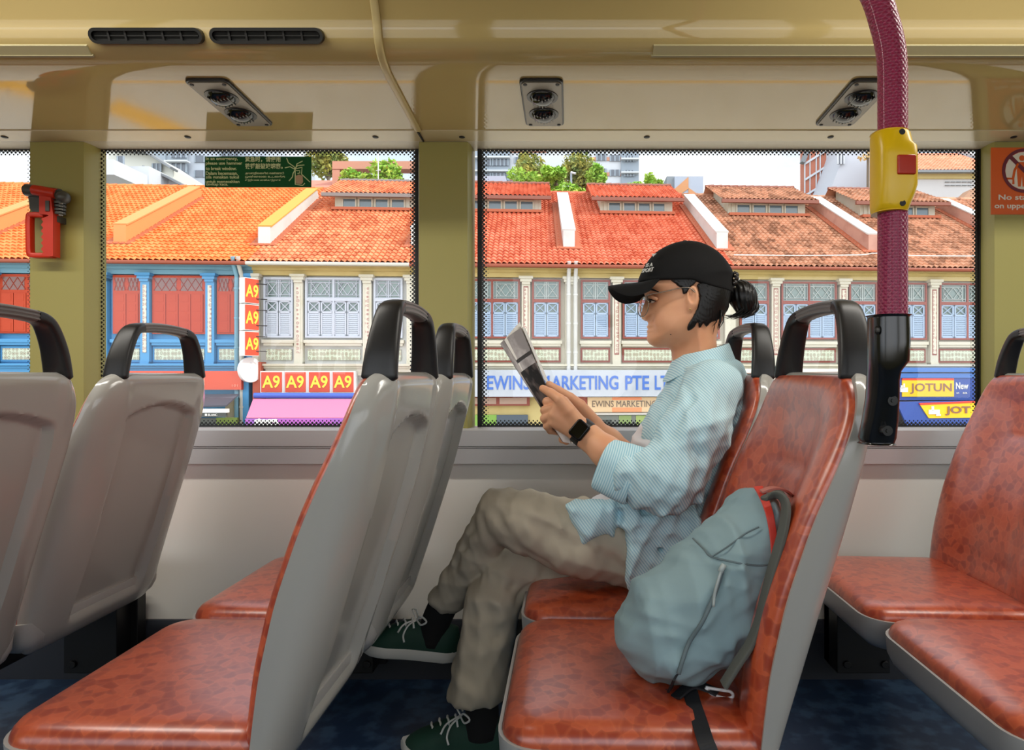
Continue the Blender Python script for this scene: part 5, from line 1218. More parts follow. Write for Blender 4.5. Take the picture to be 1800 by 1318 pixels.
# ================================================================ the reader
SKIN = m_new('skin', (224, 166, 128), .48, spec=.4); bsdf(SKIN).inputs['Subsurface Weight'].default_value = .08; bsdf(SKIN).inputs['Subsurface Radius'].default_value = (.01, .004, .002); mix_noise(SKIN, (214, 148, 110), 9, .45, .75, 3)
def stripes(name, c1, c2, dirv, f, rough=.8):
    m = m_new(name, c1, rough, spec=.2); b_ = bsdf(m); t = nd(m, 'TexCoord'); n = nd(m, 'TexNoise', i_Scale=7.0, i_Detail=2.0); lk(m, t.outputs['Object'], n.inputs['Vector'])
    dt = nd(m, 'VectorMath', operation='DOT_PRODUCT'); lk(m, t.outputs['Object'], dt.inputs[0]); dt.inputs[1].default_value = tuple(Vector(dirv).normalized()*f)
    ad = nd(m, 'Math', operation='MULTIPLY_ADD'); lk(m, n.outputs['Fac'], ad.inputs[0]); ad.inputs[1].default_value = 5.0; lk(m, dt.outputs['Value'], ad.inputs[2])
    sn = nd(m, 'Math', operation='SINE'); lk(m, ad.outputs[0], sn.inputs[0]); r = nd(m, 'ValToRGB'); r.color_ramp.elements[0].position = .35; r.color_ramp.elements[1].position = .75
    r.color_ramp.elements[0].color = lin(c1); r.color_ramp.elements[1].color = lin(c2); mr = nd(m, 'MapRange'); mr.inputs['From Min'].default_value = -1; lk(m, sn.outputs[0], mr.inputs['Value']); lk(m, mr.outputs[0], r.inputs['Fac']); lk(m, r.outputs['Color'], b_.inputs['Base Color'])
    n2 = nd(m, 'TexNoise', i_Scale=9.0, i_Detail=3.0, i_Distortion=1.2); lk(m, coords(m, (1, 1, .6)), n2.inputs['Vector']); bp = nd(m, 'Bump'); bp.inputs['Strength'].default_value = .5; bp.inputs['Distance'].default_value = .012; lk(m, n2.outputs['Fac'], bp.inputs['Height']); lk(m, bp.outputs['Normal'], b_.inputs['Normal']); return m
SHIRT = stripes('shirt_cotton', (208, 232, 236), (160, 202, 218), (1, .1, .75), 1250)
CUFFM = stripes('cuff_cotton', (204, 230, 236), (152, 200, 216), (1, .0, -.35), 1400)
TEE = m_new('tee_white', (232, 232, 236), .8)
TRO = m_new('trouser_cotton', (180, 170, 152), .85, spec=.2); bump(TRO, 11, .5, .012, 3, (1, 1, .7))
CAPM = m_new('cap_black', (14, 14, 15), .8, spec=.25); bump(CAPM, 700, .3, .0008); HAIR = m_new('hair_black', (12, 10, 10), .36, spec=.35)
SOCK = m_new('sock_black', (10, 10, 12), .9); SHG = m_new('shoe_green', (14, 58, 44), .7); SOLE = m_new('sole_white', (214, 212, 206), .6); LACE = m_new('lace_white', (226, 226, 222), .8)
dH = 1.50
hip = P(1190, 1050, 1.52)
per = thing('person', (hip[0], 1.52, -.47), 'person in a black cap and pale blue striped shirt reading a folded booklet, legs crossed', 'person')
# ---- body: head and neck
face = [(1133,497),(1131.5,510),(1134,520),(1136,527),(1132.5,538),(1129.5,548),(1128.3,555),(1131,561.5),(1137,564),(1140,568),(1138.2,574),(1141.5,578),(1139.5,582),(1143,587),(1142,594),(1146,601.5),(1155,607),(1168,609),(1182,611),(1190,618),(1192,640),(1194,690),(1256,690),(1254,640),(1253,602),(1266,570),(1281,530),(1276,480),(1250,446),(1205,434),(1165,444),(1142,470)]
def head_base(g):
    return g.infl(face, dH, .074, .088, sub=3)
g = Grid((.10, 1.39, -.02), (.40, 1.61, .32), .0022)
F1 = head_base(g)
neck = g.chain([P(1218, 560, dH), P(1220, 620, dH), P(1230, 690, dH)], [.050, .046, .056], .02); F1 = smin(F1, neck, .014)
F1 = smin(F1, g.ell(P(1178, 566, 1.448), (.030, .018, .030)), .022); F1 = smin(F1, g.ell(P(1178, 566, 1.552), (.030, .018, .030)), .022)   # cheeks
F1 = smin(F1, g.chain([P(1141, 524, dH), P(1136, 540, dH), P(1134, 554.5, dH)], [.0045, .0062, .0090], .004), .006)
F1 = smin(F1, g.ell(P(1158, 594, dH), (.022, .030, .016)), .02)      # chin
for s in (-1, 1):
    F1 = smax(F1, -g.ell(P(1141, 527, dH+s*.036), (.012, .018, .012)), .012)      # eye sockets
    F1 = smin(F1, g.ell(P(1139.5, 558, dH+s*.011), (.0075, .0065, .0055)), .004)      # nostril wings
    e0 = P(1216.5, 523.5, dH+s*.071)
    ear = g.ell(e0+np.array((0, s*.004, 0)), (.0140, .010, .0255)); ear = smax(ear, -g.ell(e0+np.array((-.002, s*.0125, .004)), (.0085, .009, .0165)), .002); ear = smin(ear, g.cap(e0+np.array((-.001, s*.004, -.010)), e0+np.array((.004, s*.006, .010)), .0028, .0026), .003)
    F1 = smin(F1, ear, .004)
    F1 = smin(F1, g.ell(P(1213, 541, dH+s*.075), (.007, .005, .008)), .004)
lipz = (VY-577.6)*dH/F
F1 = smin(F1, g.ell(P(1146, 574.5, dH), (.0105, .021, .0042)), .003); F1 = smin(F1, g.ell(P(1146, 582, dH), (.0095, .018, .0045)), .003)
V, Q = g.mesh(F1, 1); body = MB().arr(V, Q)
# ---- body: arms and hands
def hand(g, J, k=.005):
    f = None
    for fi, (pts, rs) in enumerate(J):
        c = g.chain([P(*p) for p in pts], rs, .003); f = c if f is None else smin(f, c, k if fi < 5 else .0022)
    return f
JL = [([(1024,752,1.372),(990,706,1.372)],[.016,.0125]), ([(1022,757,1.368),(980,716,1.362)],[.017,.013]), ([(1020,761,1.366),(974,729,1.361)],[.017,.0125]), ([(1019,765,1.37),(973,742,1.366)],[.016,.0115]),
      ([(1018,746,1.362),(1000,722,1.354),(984,702,1.352)],[.016,.0135,.0115]),
      ([(984,702,1.352),(968,690.5,1.362),(954,682.5,1.381)],[.0112,.0096,.0078]),
      ([(990,706,1.372),(961,706,1.392),(962,712,1.418),(974,718,1.432)],[.0105,.0092,.0082,.0072]),
      ([(980,716,1.362),(957.5,721,1.385),(960,729,1.414),(974,735,1.430)],[.0106,.0094,.0082,.0072]),
      ([(974,729,1.361),(957,735.5,1.383),(961,744,1.412),(975,748,1.428)],[.0104,.0090,.0080,.0070]),
      ([(973,742,1.366),(961.5,749,1.386),(967,757,1.410),(980,760,1.424)],[.0096,.0082,.0072,.0064])]
g = Grid((-.085, 1.30, -.20), (.155, 1.47, .02), .0019)
f = hand(g, JL, .008)
fore = g.chain([P(1021, 757.5, 1.371), P(1036, 769, 1.366), P(1066, 794, 1.345), P(1120, 835, 1.31)], [.0215, .0245, .0300, .036], .02)
f = smin(f, fore, .012)
V, Q = g.mesh(f, 1); body.arr(V, Q)
JR = [([(1044,742,1.50),(1004,705,1.468)],[.015,.0115]), ([(1044,748,1.50),(998,718,1.478)],[.016,.012]), ([(1042,755,1.50),(996,732,1.48)],[.016,.012]), ([(1040,760,1.495),(1000,748,1.478)],[.015,.011]),
      ([(1040,735,1.485),(1020,712,1.462),(1002,698,1.452)],[.014,.0125,.0105]),
      ([(1002,698,1.452),(982,686,1.446),(965,675,1.444)],[.0104,.0092,.0076]),
      ([(1004,705,1.468),(978,708,1.47),(972,722,1.452),(982,732,1.437)],[.010,.009,.008,.0072]),
      ([(998,718,1.478),(972,724,1.472),(970,738,1.450),(982,747,1.437)],[.010,.009,.008,.0072]),
      ([(996,732,1.480),(974,742,1.472),(974,754,1.45),(986,762,1.437)],[.010,.009,.008,.007]),
      ([(1000,748,1.478),(988,762,1.466),(988,773,1.448),(996,777,1.437)],[.009,.0082,.0072,.0064])]
g = Grid((-.065, 1.415, -.24), (.16, 1.60, .02), .0021)
f = hand(g, JR, .008); f = smin(f, g.chain([P(1044, 750, 1.50), P(1070, 775, 1.53), P(1118, 815, 1.58)], [.0215, .027, .034], .02), .012)
V, Q = g.mesh(f, 1); body.arr(V, Q)
# ---- body: trunk and legs under the clothes
g = Grid((-.36, 1.28, -.66), (.42, 1.78, .03), .009)
f = g.chain([P(1232, 690, 1.50), P(1225, 800, 1.51), P(1205, 940, 1.52)], [.058, .085, .085], .04)
f = smin(f, g.cap(P(1252, 695, 1.40), P(1252, 695, 1.62), .04, .04), .03)
f = smin(f, g.chain([P(1248, 700, 1.36), P(1160, 850, 1.30)], [.042, .038]), .02); f = smin(f, g.chain([P(1248, 700, 1.66), P(1140, 840, 1.68), P(1100, 805, 1.60)], [.042, .038, .033]), .02)
LK, LA = P(874, 905, 1.475), P(787, 1052, 1.60); RK, RA = P(884, 1012, 1.53), P(836, 1235, 1.455)
f = smin(f, g.chain([P(1175, 978, 1.45), LK, LA], [.055, .034, .022]), .03); f = smin(f, g.chain([P(1175, 1000, 1.63), P(1020, 1012, 1.615), RK, RA], [.045, .035, .028, .022]), .03)
V, Q = g.mesh(f, 1); body.arr(V, Q)
bo = build('body', body, SKIN, per, smooth=180)
# lips, brows, eyes
b = MB(); b.ball(P(1144.5, 575.2, dH), (.0078, .020, .0036), 18, 10); b.ball(P(1144.5, 581.2, dH), (.0076, .017, .0040), 18, 10); build('lips', b, m_new('lips', (168, 82, 66), .4), per, smooth=180)
for s in (-1, 1):
    e = MB().ball(P(1146, 526.5, dH+s*.034), (.0088, .0098, .0088), 18, 12); q = build('eye', e, m_new('eye_white', (196, 184, 172), .2), per, smooth=180)
    e = MB().ball(P(1142.3, 528.2, dH+s*.0375), (.0045, .0058, .0052), 14, 10); build('iris', e, m_new('iris_brown', (24, 14, 10), .15), q, smooth=180)
    e = MB().tube([P(1142, 522.5, dH+s*.022), P(1140.5, 522, dH+s*.034), P(1147, 522.5, dH+s*.044), P(1156, 526, dH+s*.053)], [.0025, .0052, .0052, .003], 8); build('eyelid', e, SKIN, per, smooth=180)
    e = MB().tube([P(1140, 525.5, dH+s*.026), P(1138, 526.4, dH+s*.035), P(1144.5, 526.8, dH+s*.046), P(1153, 529.5, dH+s*.054)], [.0008, .0018, .0016, .0006], 6); build('eyelash', e, HAIR, per)
    e = MB().tube([P(1135.5, 512, dH+s*.018), P(1136.5, 508, dH+s*.034), P(1147, 509, dH+s*.05), P(1158, 513, dH+s*.058)], [.0012, .0026, .0024, .001], 6); build('eyebrow', e, HAIR, per)
b = MB().ball(P(1213, 543, 1.4225), .0028, 10, 8); build('earring', b, m_new('gold', (230, 190, 110), .2, metal=1.0), per, smooth=180)
b = MB().ball(P(1219, 603.5, 1.4475), (.0030, .0015, .0018), 10, 6); b.ball(P(1179, 588, 1.4360), (.0015, .001, .0013), 8, 6); build('mole', b, m_new('mole', (70, 36, 24), .6), per, smooth=180)
# glasses
GLM = m_new('glasses_wire', (150, 140, 128), .25, metal=.9); gl = MB()
for s in (-1, 1):
    c = P(1131, 539, dH+s*.034); n = 28; ring = []
    for k in range(n+1):
        a = 2*PI*k/n; dy = s*.0255*math.cos(a); dz = .0225*math.sin(a); ring.append(c+np.array((.010*(dy*s/.0255)*.9-.32*dz*-1*0-.10*dz*-1, dy, dz)))
    gl.tube(ring, .0011, 6, caps=False)
    st = c+np.array((.0095, s*.0260, .006)); gl.tube(smooth_path([st, P(1136, 520, dH+s*.072), P(1170, 512, dH+s*.080), P(1207, 505, dH+s*.082), P(1222, 514, dH+s*.080), P(1229, 522, dH+s*.077)], 4), .0011, 6)
gl.tube(smooth_path([P(1126.5, 534, dH-.012), P(1124, 531, dH), P(1126.5, 534, dH+.012)], 4), .0011, 6)
gf = build('glasses', gl, GLM, per, smooth=180)
LENS = bpy.data.materials.new('lens'); LENS.use_nodes = True; _n = LENS.node_tree; _n.nodes.clear(); _t = _n.nodes.new('ShaderNodeBsdfTransparent'); _g = _n.nodes.new('ShaderNodeBsdfGlossy'); _g.inputs['Roughness'].default_value = .05; _m = _n.nodes.new('ShaderNodeMixShader'); _m.inputs[0].default_value = .22; _o = _n.nodes.new('ShaderNodeOutputMaterial')
_n.links.new(_t.outputs[0], _m.inputs[1]); _n.links.new(_g.outputs[0], _m.inputs[2]); _n.links.new(_m.outputs[0], _o.inputs[0])
for s in (-1, 1):
    c = P(1131, 539, dH+s*.034); n = 28; b = MB(); b.add([c]+[c+np.array((.009*math.cos(2*PI*k/n)+.10*.0225*math.sin(2*PI*k/n), s*.025*math.cos(2*PI*k/n), .022*math.sin(2*PI*k/n))) for k in range(n)], [(0, 1+k, 1+(k+1) % n) for k in range(n)]); build('lens', b, LENS, gf, smooth=180)
# cap
g = Grid((.14, 1.39, .15), (.40, 1.61, .33), .0026)
dome = [(1121,497),(1124,486),(1134,466),(1150,446),(1175,431),(1204,424),(1233,428),(1260,443),(1278,463),(1287,481),(1285,492),(1286,505),(1290,530),(1284,570),(1260,600),(1160,600),(1128,570),(1118,520)]
f = g.infl(dome, dH, .0835, .095, sub=3)
eX = [(q-VX)*dH/F for q in (1110, 1135, 1180, 1206, 1224, 1244, 1280, 1300)]; eZ = [(VY-q)*dH/F for q in (497, 498, 500, 501, 507, 512, 517, 518)]
f = smax(f, np.interp(g.x, eX, eZ)-g.z, .003)
V, Q = g.mesh(f, 2); cp = build('cap', MB().arr(V, Q), CAPM, per, smooth=180)
def brim(u, v, dz=0):
    a = -PI/2+PI*u; bx_, by_ = P(1150, 497, dH)[0]-.030*math.cos(a), dH+.079*math.sin(a); L_ = .076*max(math.cos(a), 0)**.55
    x = bx_-L_*v; y = by_+.006*v*math.sin(a)*1.0; t = (y-dH)/.082
    z = P(0, 498, dH)[2]-.0015+.005*v*(1-t*t)-.046*math.sin(a)**2*math.sqrt(L_/.076)*v+dz-.010*v*v*math.cos(a)
    return (x, y, z)
b = MB(); b.grid(lambda u, v: brim(u, v), 40, 14); n0 = len(b.v); b.grid(lambda u, v: brim(u, v, -.0035), 40, 14)
b.f[len(b.f)//2:] = [q[::-1] for q in b.f[len(b.f)//2:]]
for u in range(39): a = 13*40+u; b.f.append((a, a+1, n0+a+1, n0+a)); b.mi.append(0)
for v in range(13): a = v*40; b.f.append((a, a+40, n0+a+40, n0+a)); b.mi.append(0); a += 39; b.f.append((a, n0+a, n0+a+40, a+40)); b.mi.append(0)
build('cap_brim', b, CAPM, cp, smooth=60)
build('cap_button', MB().ball(P(1204, 424.5, dH), (.006, .006, .003), 12, 6), CAPM, cp, smooth=60)
b = MB(); Rr = Matrix.Rotation(math.radians(-42), 3, 'Z'); 
def ctext(s_, x, y, w, h, dd, sh=.1): 
    text_mb(b, s_, w, h, P(x, y, dd), .0012, shear=sh, R=Matrix.Rotation(math.radians(-50), 3, 'Z') @ Matrix.Rotation(math.radians(-18), 3, 'X'), bold=.01)
ctext('IS A', 1135, 470, .020, .0085, 1.447); ctext('SPORT', 1128, 480, .034, .0095, 1.450); ctext('▼', 1145, 452, .014, .007, 1.452)
build('cap_lettering', b, m_new('embroidery', (214, 214, 210), .7), cp)
# hair
g = Grid((.20, 1.40, .09), (.40, 1.60, .225), .0022)
hs_ = [(1216,506),(1217,520),(1218,534),(1214,548),(1207,562),(1199,577),(1201,585),(1210,579),(1216,570),(1219,581),(1226,572),(1232,578),(1240,570),(1252,566),(1264,558),(1274,545),(1276,528),(1278,508),(1255,498)]
_unused = [(1230,508),(1230,530),(1229,545),(1222,556),(1214,570),(1210,579),(1218,578),(1226,569),(1230,578),(1238,572),(1248,575),(1258,566),(1267,556),(1274,545),(1276,528),(1278,508),(1255,498)]
hb = np.array([P(a_, c_, dH)[[0, 2]] for a_, c_ in hs_]); f2 = np.minimum(g.infl(hs_, dH, 5.0, .02, sub=3), g.infl([(1166,490),(1214,490),(1211,506),(1203,512),(1197,522),(1191,524),(1189,515),(1180,508)], dH, 5.0, .01, sub=2))
f = smax(smin(head_base(g), g.chain([P(1218, 560, dH), P(1220, 620, dH)], [.051, .047], .02), .014)-.0075, f2, .003)
f = smin(f, g.chain([P(1268, 515, dH), P(1284, 500, dH)], [.03, .016]), .012)
f = f+.0007*np.sin((g.x*.9+g.y*.3+.35*g.z)*1100+5*np.sin(g.z*70+g.x*40))
V, Q = g.mesh(f, 1); hr = build('hair', MB().arr(V, Q), HAIR, per, smooth=180)
g = Grid((.355, 1.44, .10), (.46, 1.56, .23), .002)
f = smin(g.ell(P(1304, 520, dH), (.030, .032, .035)), g.ell(P(1313, 532, dH), (.022, .024, .028)), .02); f = smin(f, g.cap(P(1284, 502, dH), P(1296, 510, dH), .015, .02), .012)
f = f+.0008*np.sin((g.x*.8+g.z*.3)*1000+5*np.sin(g.y*60+g.z*50)+4*np.sin(g.x*90))
V, Q = g.mesh(f, 1); build('hair_bun', MB().arr(V, Q), HAIR, hr, smooth=180)
b = MB(); random.seed(3)
for k in range(90):
    y = dH+random.uniform(-.024, .024); x0 = random.uniform(1302, 1331); e = random.uniform(0, 1)
    b.tube(smooth_path([P(x0, 528, y), P(x0+random.uniform(-2, 3), 542, y), P(x0-6-12*e, 554, y+.004), P(x0-18-20*e, 556+random.uniform(-4, 7), y+random.uniform(-.01, .01))], 4), [.0022-.0021*i/12 for i in range(13)], 5)
for k in range(60):
    x0 = random.uniform(1226, 1272); y = dH+random.choice((-1, 1))*random.uniform(.02, .062); b.tube([P(x0, 545, y), P(x0-2+random.uniform(-4, 2), 566, y), P(x0-6+random.uniform(-6, 3), 582+random.uniform(-8, 6), y*.98+.03)], [.0020, .0014, .0002], 5)
build('hair_strands', b, HAIR, hr, smooth=180)
b = MB(); rnd = random.Random(8)
for k in range(11):
    a = 2*PI*k/11; c = P(1288, 500, dH)+np.array((.009*math.cos(a)*.6, .021*math.sin(a), .019*math.cos(a)+.004)); b.ball(c, (.0072, .0072, .0072), 10, 7)
    b.ball(c+np.array((rnd.uniform(-.004, .004), -.005, rnd.uniform(-.004, .004))), .0034, 8, 6)
build('scrunchie', b, m_new('scrunchie', (30, 24, 20), .35), hr, smooth=180)
b = MB()
for k in range(14):
    a = 2*PI*k/14; c = P(1289, 499, dH)+np.array((.010*math.cos(a*2)*.6, .026*math.sin(a), .022*math.cos(a)+.004)); b.ball(c, .0019, 8, 6)
build('scrunchie_bead', b, m_new('bead', (214, 196, 160), .2), hr, smooth=180)
# ---- shirt
g = Grid((-.04, 1.18, -.52), (.44, 1.80, .10), .0042)
tor = [(1187,630),(1180,650),(1166,680),(1150,706),(1134,730),(1122,758),(1114,790),(1116,830),(1108,868),(1094,900),(1100,940),(1098,980),(1104,1040),(1160,1056),(1240,1052),(1284,1010),(1292,940),(1290,884),(1303,850),(1314,800),(1320,740),(1316,690),(1308,655),(1296,634),(1262,628),(1222,636)]
f = g.infl(tor, 1.51, .150, .13, sub=3)
f = smin(f, g.chain([P(1252, 680, 1.41), P(1258, 682, 1.61)], [.054, .054]), .04)
arm = g.chain([P(1252, 684, 1.375), P(1222, 760, 1.325), P(1172, 838, 1.295), P(1118, 838, 1.312)], [.062, .066, .068, .056], .03); f = smin(f, arm, .022)
f = smin(f, g.ell(P(1180, 868, 1.31), (.062, .045, .030)), .02)
f = smin(f, g.chain([P(1256, 688, 1.645), P(1160, 830, 1.69), P(1112, 815, 1.615)], [.056, .060, .050], .03), .022)
# front tail resting on the thigh
tail = [(988,886),(1040,882),(1090,878),(1120,870),(1130,930),(1100,925),(1090,905),(1078,944),(1048,958),(1022,966),(1008,942),(996,912)]
tl_ = g.infl(tail, 1.35, .040, .03, yc=1.378, sub=2); f = smin(f, tl_, .012)
tl2 = g.infl([(1094,905),(1180,885),(1290,905),(1280,990),(1200,1040),(1106,1044),(1100,1000),(1096,950)], 1.35, .04, .03, yc=1.375, sub=2); f = smin(f, tl2, .02)
f = f+wrinkle(g, .0075, 34, 11, (1, .6, 1))*ss(.06, -.12, g.z)+wrinkle(g, .0030, 60, 4, (1, .4, 1))*ss(.05, -.05, g.z)
for (a_, b__, dp_, w_) in (((1240,730,1.30),(1190,860,1.24),.010,.012), ((1215,700,1.30),(1150,800,1.25),.008,.010), ((1290,760,1.38),(1230,900,1.36),.011,.014), ((1270,860,1.38),(1160,960,1.36),.010,.012), ((1300,800,1.4),(1250,980,1.37),.010,.012), ((1210,880,1.33),(1130,900,1.36),.012,.010), ((1200,620,1.43),(1180,720,1.42),.006,.010), ((1140,760,1.36),(1180,800,1.28),.008,.008)):
    c_ = g.cap(P(*a_), P(*b__), 0, 0); f = f+1.5*dp_*np.exp(-(c_/w_)**2)
f = smax(f, -g.chain([P(1226, 560, dH), P(1229, 625, dH)], [.053, .056]), .004)
zz_ = g.z[0, 0, :]; xl_ = np.array([ROWS[2]+xr(float(q))-.012 for q in zz_]).reshape(1, 1, -1)   # she leans on the seat back
f = np.where(g.z < -.02, smax(f, g.x-xl_, .006), f)
V, Q = g.mesh(f, 1); build('shirt', MB().arr(V, Q), SHIRT, per, smooth=180)
# collar: a stand round the neck that folds over and falls to a point in front
def cring(sc, dz, k=0):
    o = []; n = 48; c0 = P(1233, 622, dH)
    for i in range(n):
        a = 2*PI*i/n; cx, sy = math.cos(a), math.sin(a); fr = (1-cx)/2      # 1 at the throat, 0 at the nape
        zt_ = (VY-(604+24*fr**.8))*dH/F
        o.append((c0[0]+.060*sc*cx+(.012*(sc-1)/.25*(-fr)), dH+.067*sc*sy, zt_+dz-(.020*max(0, fr-.55)/.45 if k else 0)*max(0, sc-1)/.25+.002*math.sin(5*a)*max(0, sc-1)/.25))
    return o
rg = [cring(.93, -.035), cring(.96, -.012), cring(.98, -.002), cring(1.01, .002), cring(1.05, -.002, 1), cring(1.14, -.016, 1), cring(1.24, -.031, 1), cring(1.26, -.035, 1), cring(1.22, -.036, 1), cring(1.05, -.030, 1)]
build('collar', loft(rg, False, False), SHIRT, per, smooth=70)
# rolled cuff
a_, c_ = P(1062, 815, 1.338), P(1120, 842, 1.312); ax_ = Vector(c_-a_); T_ = ax_.normalized(); U_ = Vector((0, 1, 0)); U_ = (U_-T_*U_.dot(T_)).normalized(); W_ = T_.cross(U_)
def cuff(r_, s_, k): 
    p = Vector(a_)+ax_*s_; n = 40; o = []
    for i in range(n):
        an = 2*PI*i/n; rr = r_*(1+.05*math.sin(3*an+1+s_*2)+.03*math.sin(5*an+k)); o.append(tuple(p+(U_*math.cos(an)*.80+W_*math.sin(an))*rr))
    return o
rings = [cuff(.044, .5, 0), cuff(.047, .02, 0), cuff(.0495, -.02, 0), cuff(.052, -.02, 0), cuff(.0545, .04, 0), cuff(.0580, .5, 0), cuff(.0600, .92, 0), cuff(.058, 1.0, 0), cuff(.052, 1.02, 0)]
build('rolled_cuff', loft(rings, False, False), CUFFM, per, smooth=60)
# tee
g = Grid((.03, 1.40, -.32), (.22, 1.66, .02), .004)
f = g.infl([(1186,642),(1150,712),(1112,768),(1106,800),(1100,840),(1062,866),(1046,872),(1036,884),(1060,890),(1130,880),(1150,800),(1190,700)], 1.52, .10, .05, sub=2)
f = f+wrinkle(g, .004, 60, 5); V, Q = g.mesh(f, 1); build('undershirt', MB().arr(V, Q), TEE, per, smooth=180)
# ---- trousers
g = Grid((-.36, 1.30, -.74), (.40, 1.80, -.14), .0046)
nL = g.chain([P(1180, 978, 1.45), P(1030, 948, 1.445), P(930, 918, 1.455), P(880, 902, 1.472)], [.086, .084, .070, .057], .03)
nL = smin(nL, g.chain([P(878, 902, 1.474), P(838, 978, 1.53), P(784, 1056, 1.60)], [.057, .050, .044], .02), .015)
nR = g.chain([P(1180, 1000, 1.62), P(1020, 1012, 1.60), P(892, 1012, 1.525)], [.086, .078, .060], .03)
nR = smin(nR, g.chain([P(886, 1012, 1.515), P(868, 1060, 1.495), P(838, 1215, 1.452)], [.058, .062, .0665], .02), .02)
f = smin(nL, nR, .006)
def plane(pt, nrm): n_ = np.array(nrm)/np.linalg.norm(nrm); return (g.x-pt[0])*n_[0]+(g.y-pt[1])*n_[1]+(g.z-pt[2])*n_[2]
f = smax(f, plane(P(838, 1226, 1.452), (-.03, 0, -1)), .004)
cutL = P(781, 1060, 1.603); dL = P(784, 1056, 1.60)-P(838, 978, 1.53); cl_ = plane(cutL, dL); f = np.where((g.z > -.60) & (g.x < P(850, 0, 1.6)[0]), np.maximum(f, cl_), f)
f = f+wrinkle(g, .0050, 30, 21, (1, .5, 1))+wrinkle(g, .0028, 62, 7, (1, .5, 1))
for (a_, b__, dp_, w_) in (((856,950,1.42),(826,990,1.44),.016,.010), ((860,885,1.41),(905,960,1.39),.009,.010), ((846,905,1.43),(852,955,1.42),.010,.009), ((905,900,1.38),(1010,960,1.37),.010,.013), ((890,955,1.40),(960,1000,1.40),.012,.012), ((985,900,1.36),(1100,960,1.36),.008,.014), ((830,930,1.46),(800,1000,1.52),.008,.009), ((900,1030,1.47),(850,1075,1.45),.010,.010), ((850,1050,1.43),(870,1120,1.43),.008,.010), ((950,1010,1.50),(900,1060,1.47),.009,.010), ((1000,930,1.37),(1095,1000,1.37),.007,.014), ((840,1120,1.40),(830,1200,1.39),.005,.012), ((1000,1000,1.42),(1100,1040,1.45),.008,.012)):
    c_ = g.cap(P(*a_), P(*b__), 0, 0); f = f+dp_*np.exp(-(c_/w_)**2)
f = smax(f, g.x-.335, .01)
V, Q = g.mesh(f, 1); build('trousers', MB().arr(V, Q), TRO, per, smooth=180)
# ---- shoes and socks
def shoe(heel, ang, yaw, roll, sockpts, sr):
    M = Matrix.Translation(tuple(heel)) @ Matrix.Rotation(yaw, 4, 'Z') @ Matrix.Rotation(ang, 4, 'Y') @ Matrix.Rotation(roll, 4, 'X') @ Matrix.Scale(-1, 4, (1, 0, 0))
    def hw(x):
        t = x/.245; w = np.interp(t, [0, .04, .12, .3, .5, .7, .85, .94, 1], [.004, .020, .030, .031, .033, .043, .040, .026, .004]); return w
    xs_ = np.concatenate([np.linspace(0, .02, 6), np.linspace(.03, .22, 20), np.linspace(.225, .245, 7)])
    top = [(x, hw(x)) for x in xs_]; out2 = [(x, -w) for x, w in top]+[(x, w) for x, w in top[::-1]]
    def sc(p, s): return ((p[0]-.12)*(1+s/.12)+.12, p[1]*(1+s/.036))
    s = MB(); ly = [(0, -.002), (.004, .001), (.012, .0016), (.022, .0012), (.026, -.001)]; n = len(out2)
    V = [(*sc(p, e), z+.010*max(0, (p[0]-.19)/.055)**2*(1 if True else 0)) for z, e in ly for p in out2]
    Fc = [(j*n+i, j*n+(i+1) % n, (j+1)*n+(i+1) % n, (j+1)*n+i) for j in range(len(ly)-1) for i in range(n)]+[tuple(range(n))[::-1], tuple(range((len(ly)-1)*n, len(ly)*n))]
    s.add([tuple(M @ Vector(p)) for p in V], Fc); sh_ = build('shoe', s, SOLE, per, smooth=45)
    u = MB(); hs2 = lambda x: np.interp(x, [0, .006, .03, .075, .10, .125, .15, .18, .21, .232, .243], [.055, .083, .088, .078, .084, .086, .078, .062, .050, .038, .022])
    R_ = []
    for x in np.linspace(.001, .2435, 34):
        w = hw(x)*.98; h = hs2(x); o = []
        for k in range(17):
            a = PI*k/16; ww = w*(1-.25*math.sin(a)**3*(1 if x < .17 else .3)); o.append((x, -ww*math.copysign(abs(math.cos(a))**.75, math.cos(a)), .018+(h-.018)*math.sin(a)**.75))
        R_.append([tuple(M @ Vector(p)) for p in o])
    u = loft(R_, True, True); build('upper', u, SHG, sh_, smooth=60)
    l = MB(); hq = lambda x: float(hs2(x))
    for k in range(4):
        x = .118+.018*k; l.tube([tuple(M @ Vector(p)) for p in ((x-.004, -.020, hq(x)-.012), (x+.002, -.008, hq(x)+.001), (x+.006, .0, hq(x+.006)+.002), (x+.008, .008, hq(x)+.001), (x+.012, .020, hq(x)-.012))], .0024, 6)
    for pts in ([(.112, 0, .088), (.100, -.022, .104), (.085, -.034, .098), (.098, -.026, .086), (.112, -.004, .088)], [(.112, 0, .088), (.128, .018, .104), (.120, .034, .098), (.112, .020, .088)], [(.112, -.002, .088), (.128, -.024, .080), (.135, -.034, .060), (.130, -.040, .045)], [(.114, 0, .088), (.140, -.018, .078), (.150, -.030, .062)]):
        l.tube([tuple(M @ Vector(p)) for p in smooth_path(pts, 5)], .0023, 6)
    build('lace', l, LACE, sh_, smooth=180)
    b = MB().tube(smooth_path(sockpts, 5), [sr]*(5*(len(sockpts)-1)+1), 20); build('sock', b, SOCK, per, smooth=180)
e = P(803, 1160, 1.625); shoe(e, math.radians(8.5), math.radians(4), 0, [P(760, 1128, 1.625), P(764, 1100, 1.622), P(776, 1070, 1.61), P(790, 1046, 1.595)], .036)
hx = (898-VX)*1.45/F; shoe((hx, 1.45, FLOOR), 0, math.radians(-3), 0, [(hx-.062, 1.45, FLOOR+.05), (hx-.064, 1.45, FLOOR+.10), (hx-.066, 1.452, FLOOR+.17), P(838, 1200, 1.452)], .037)
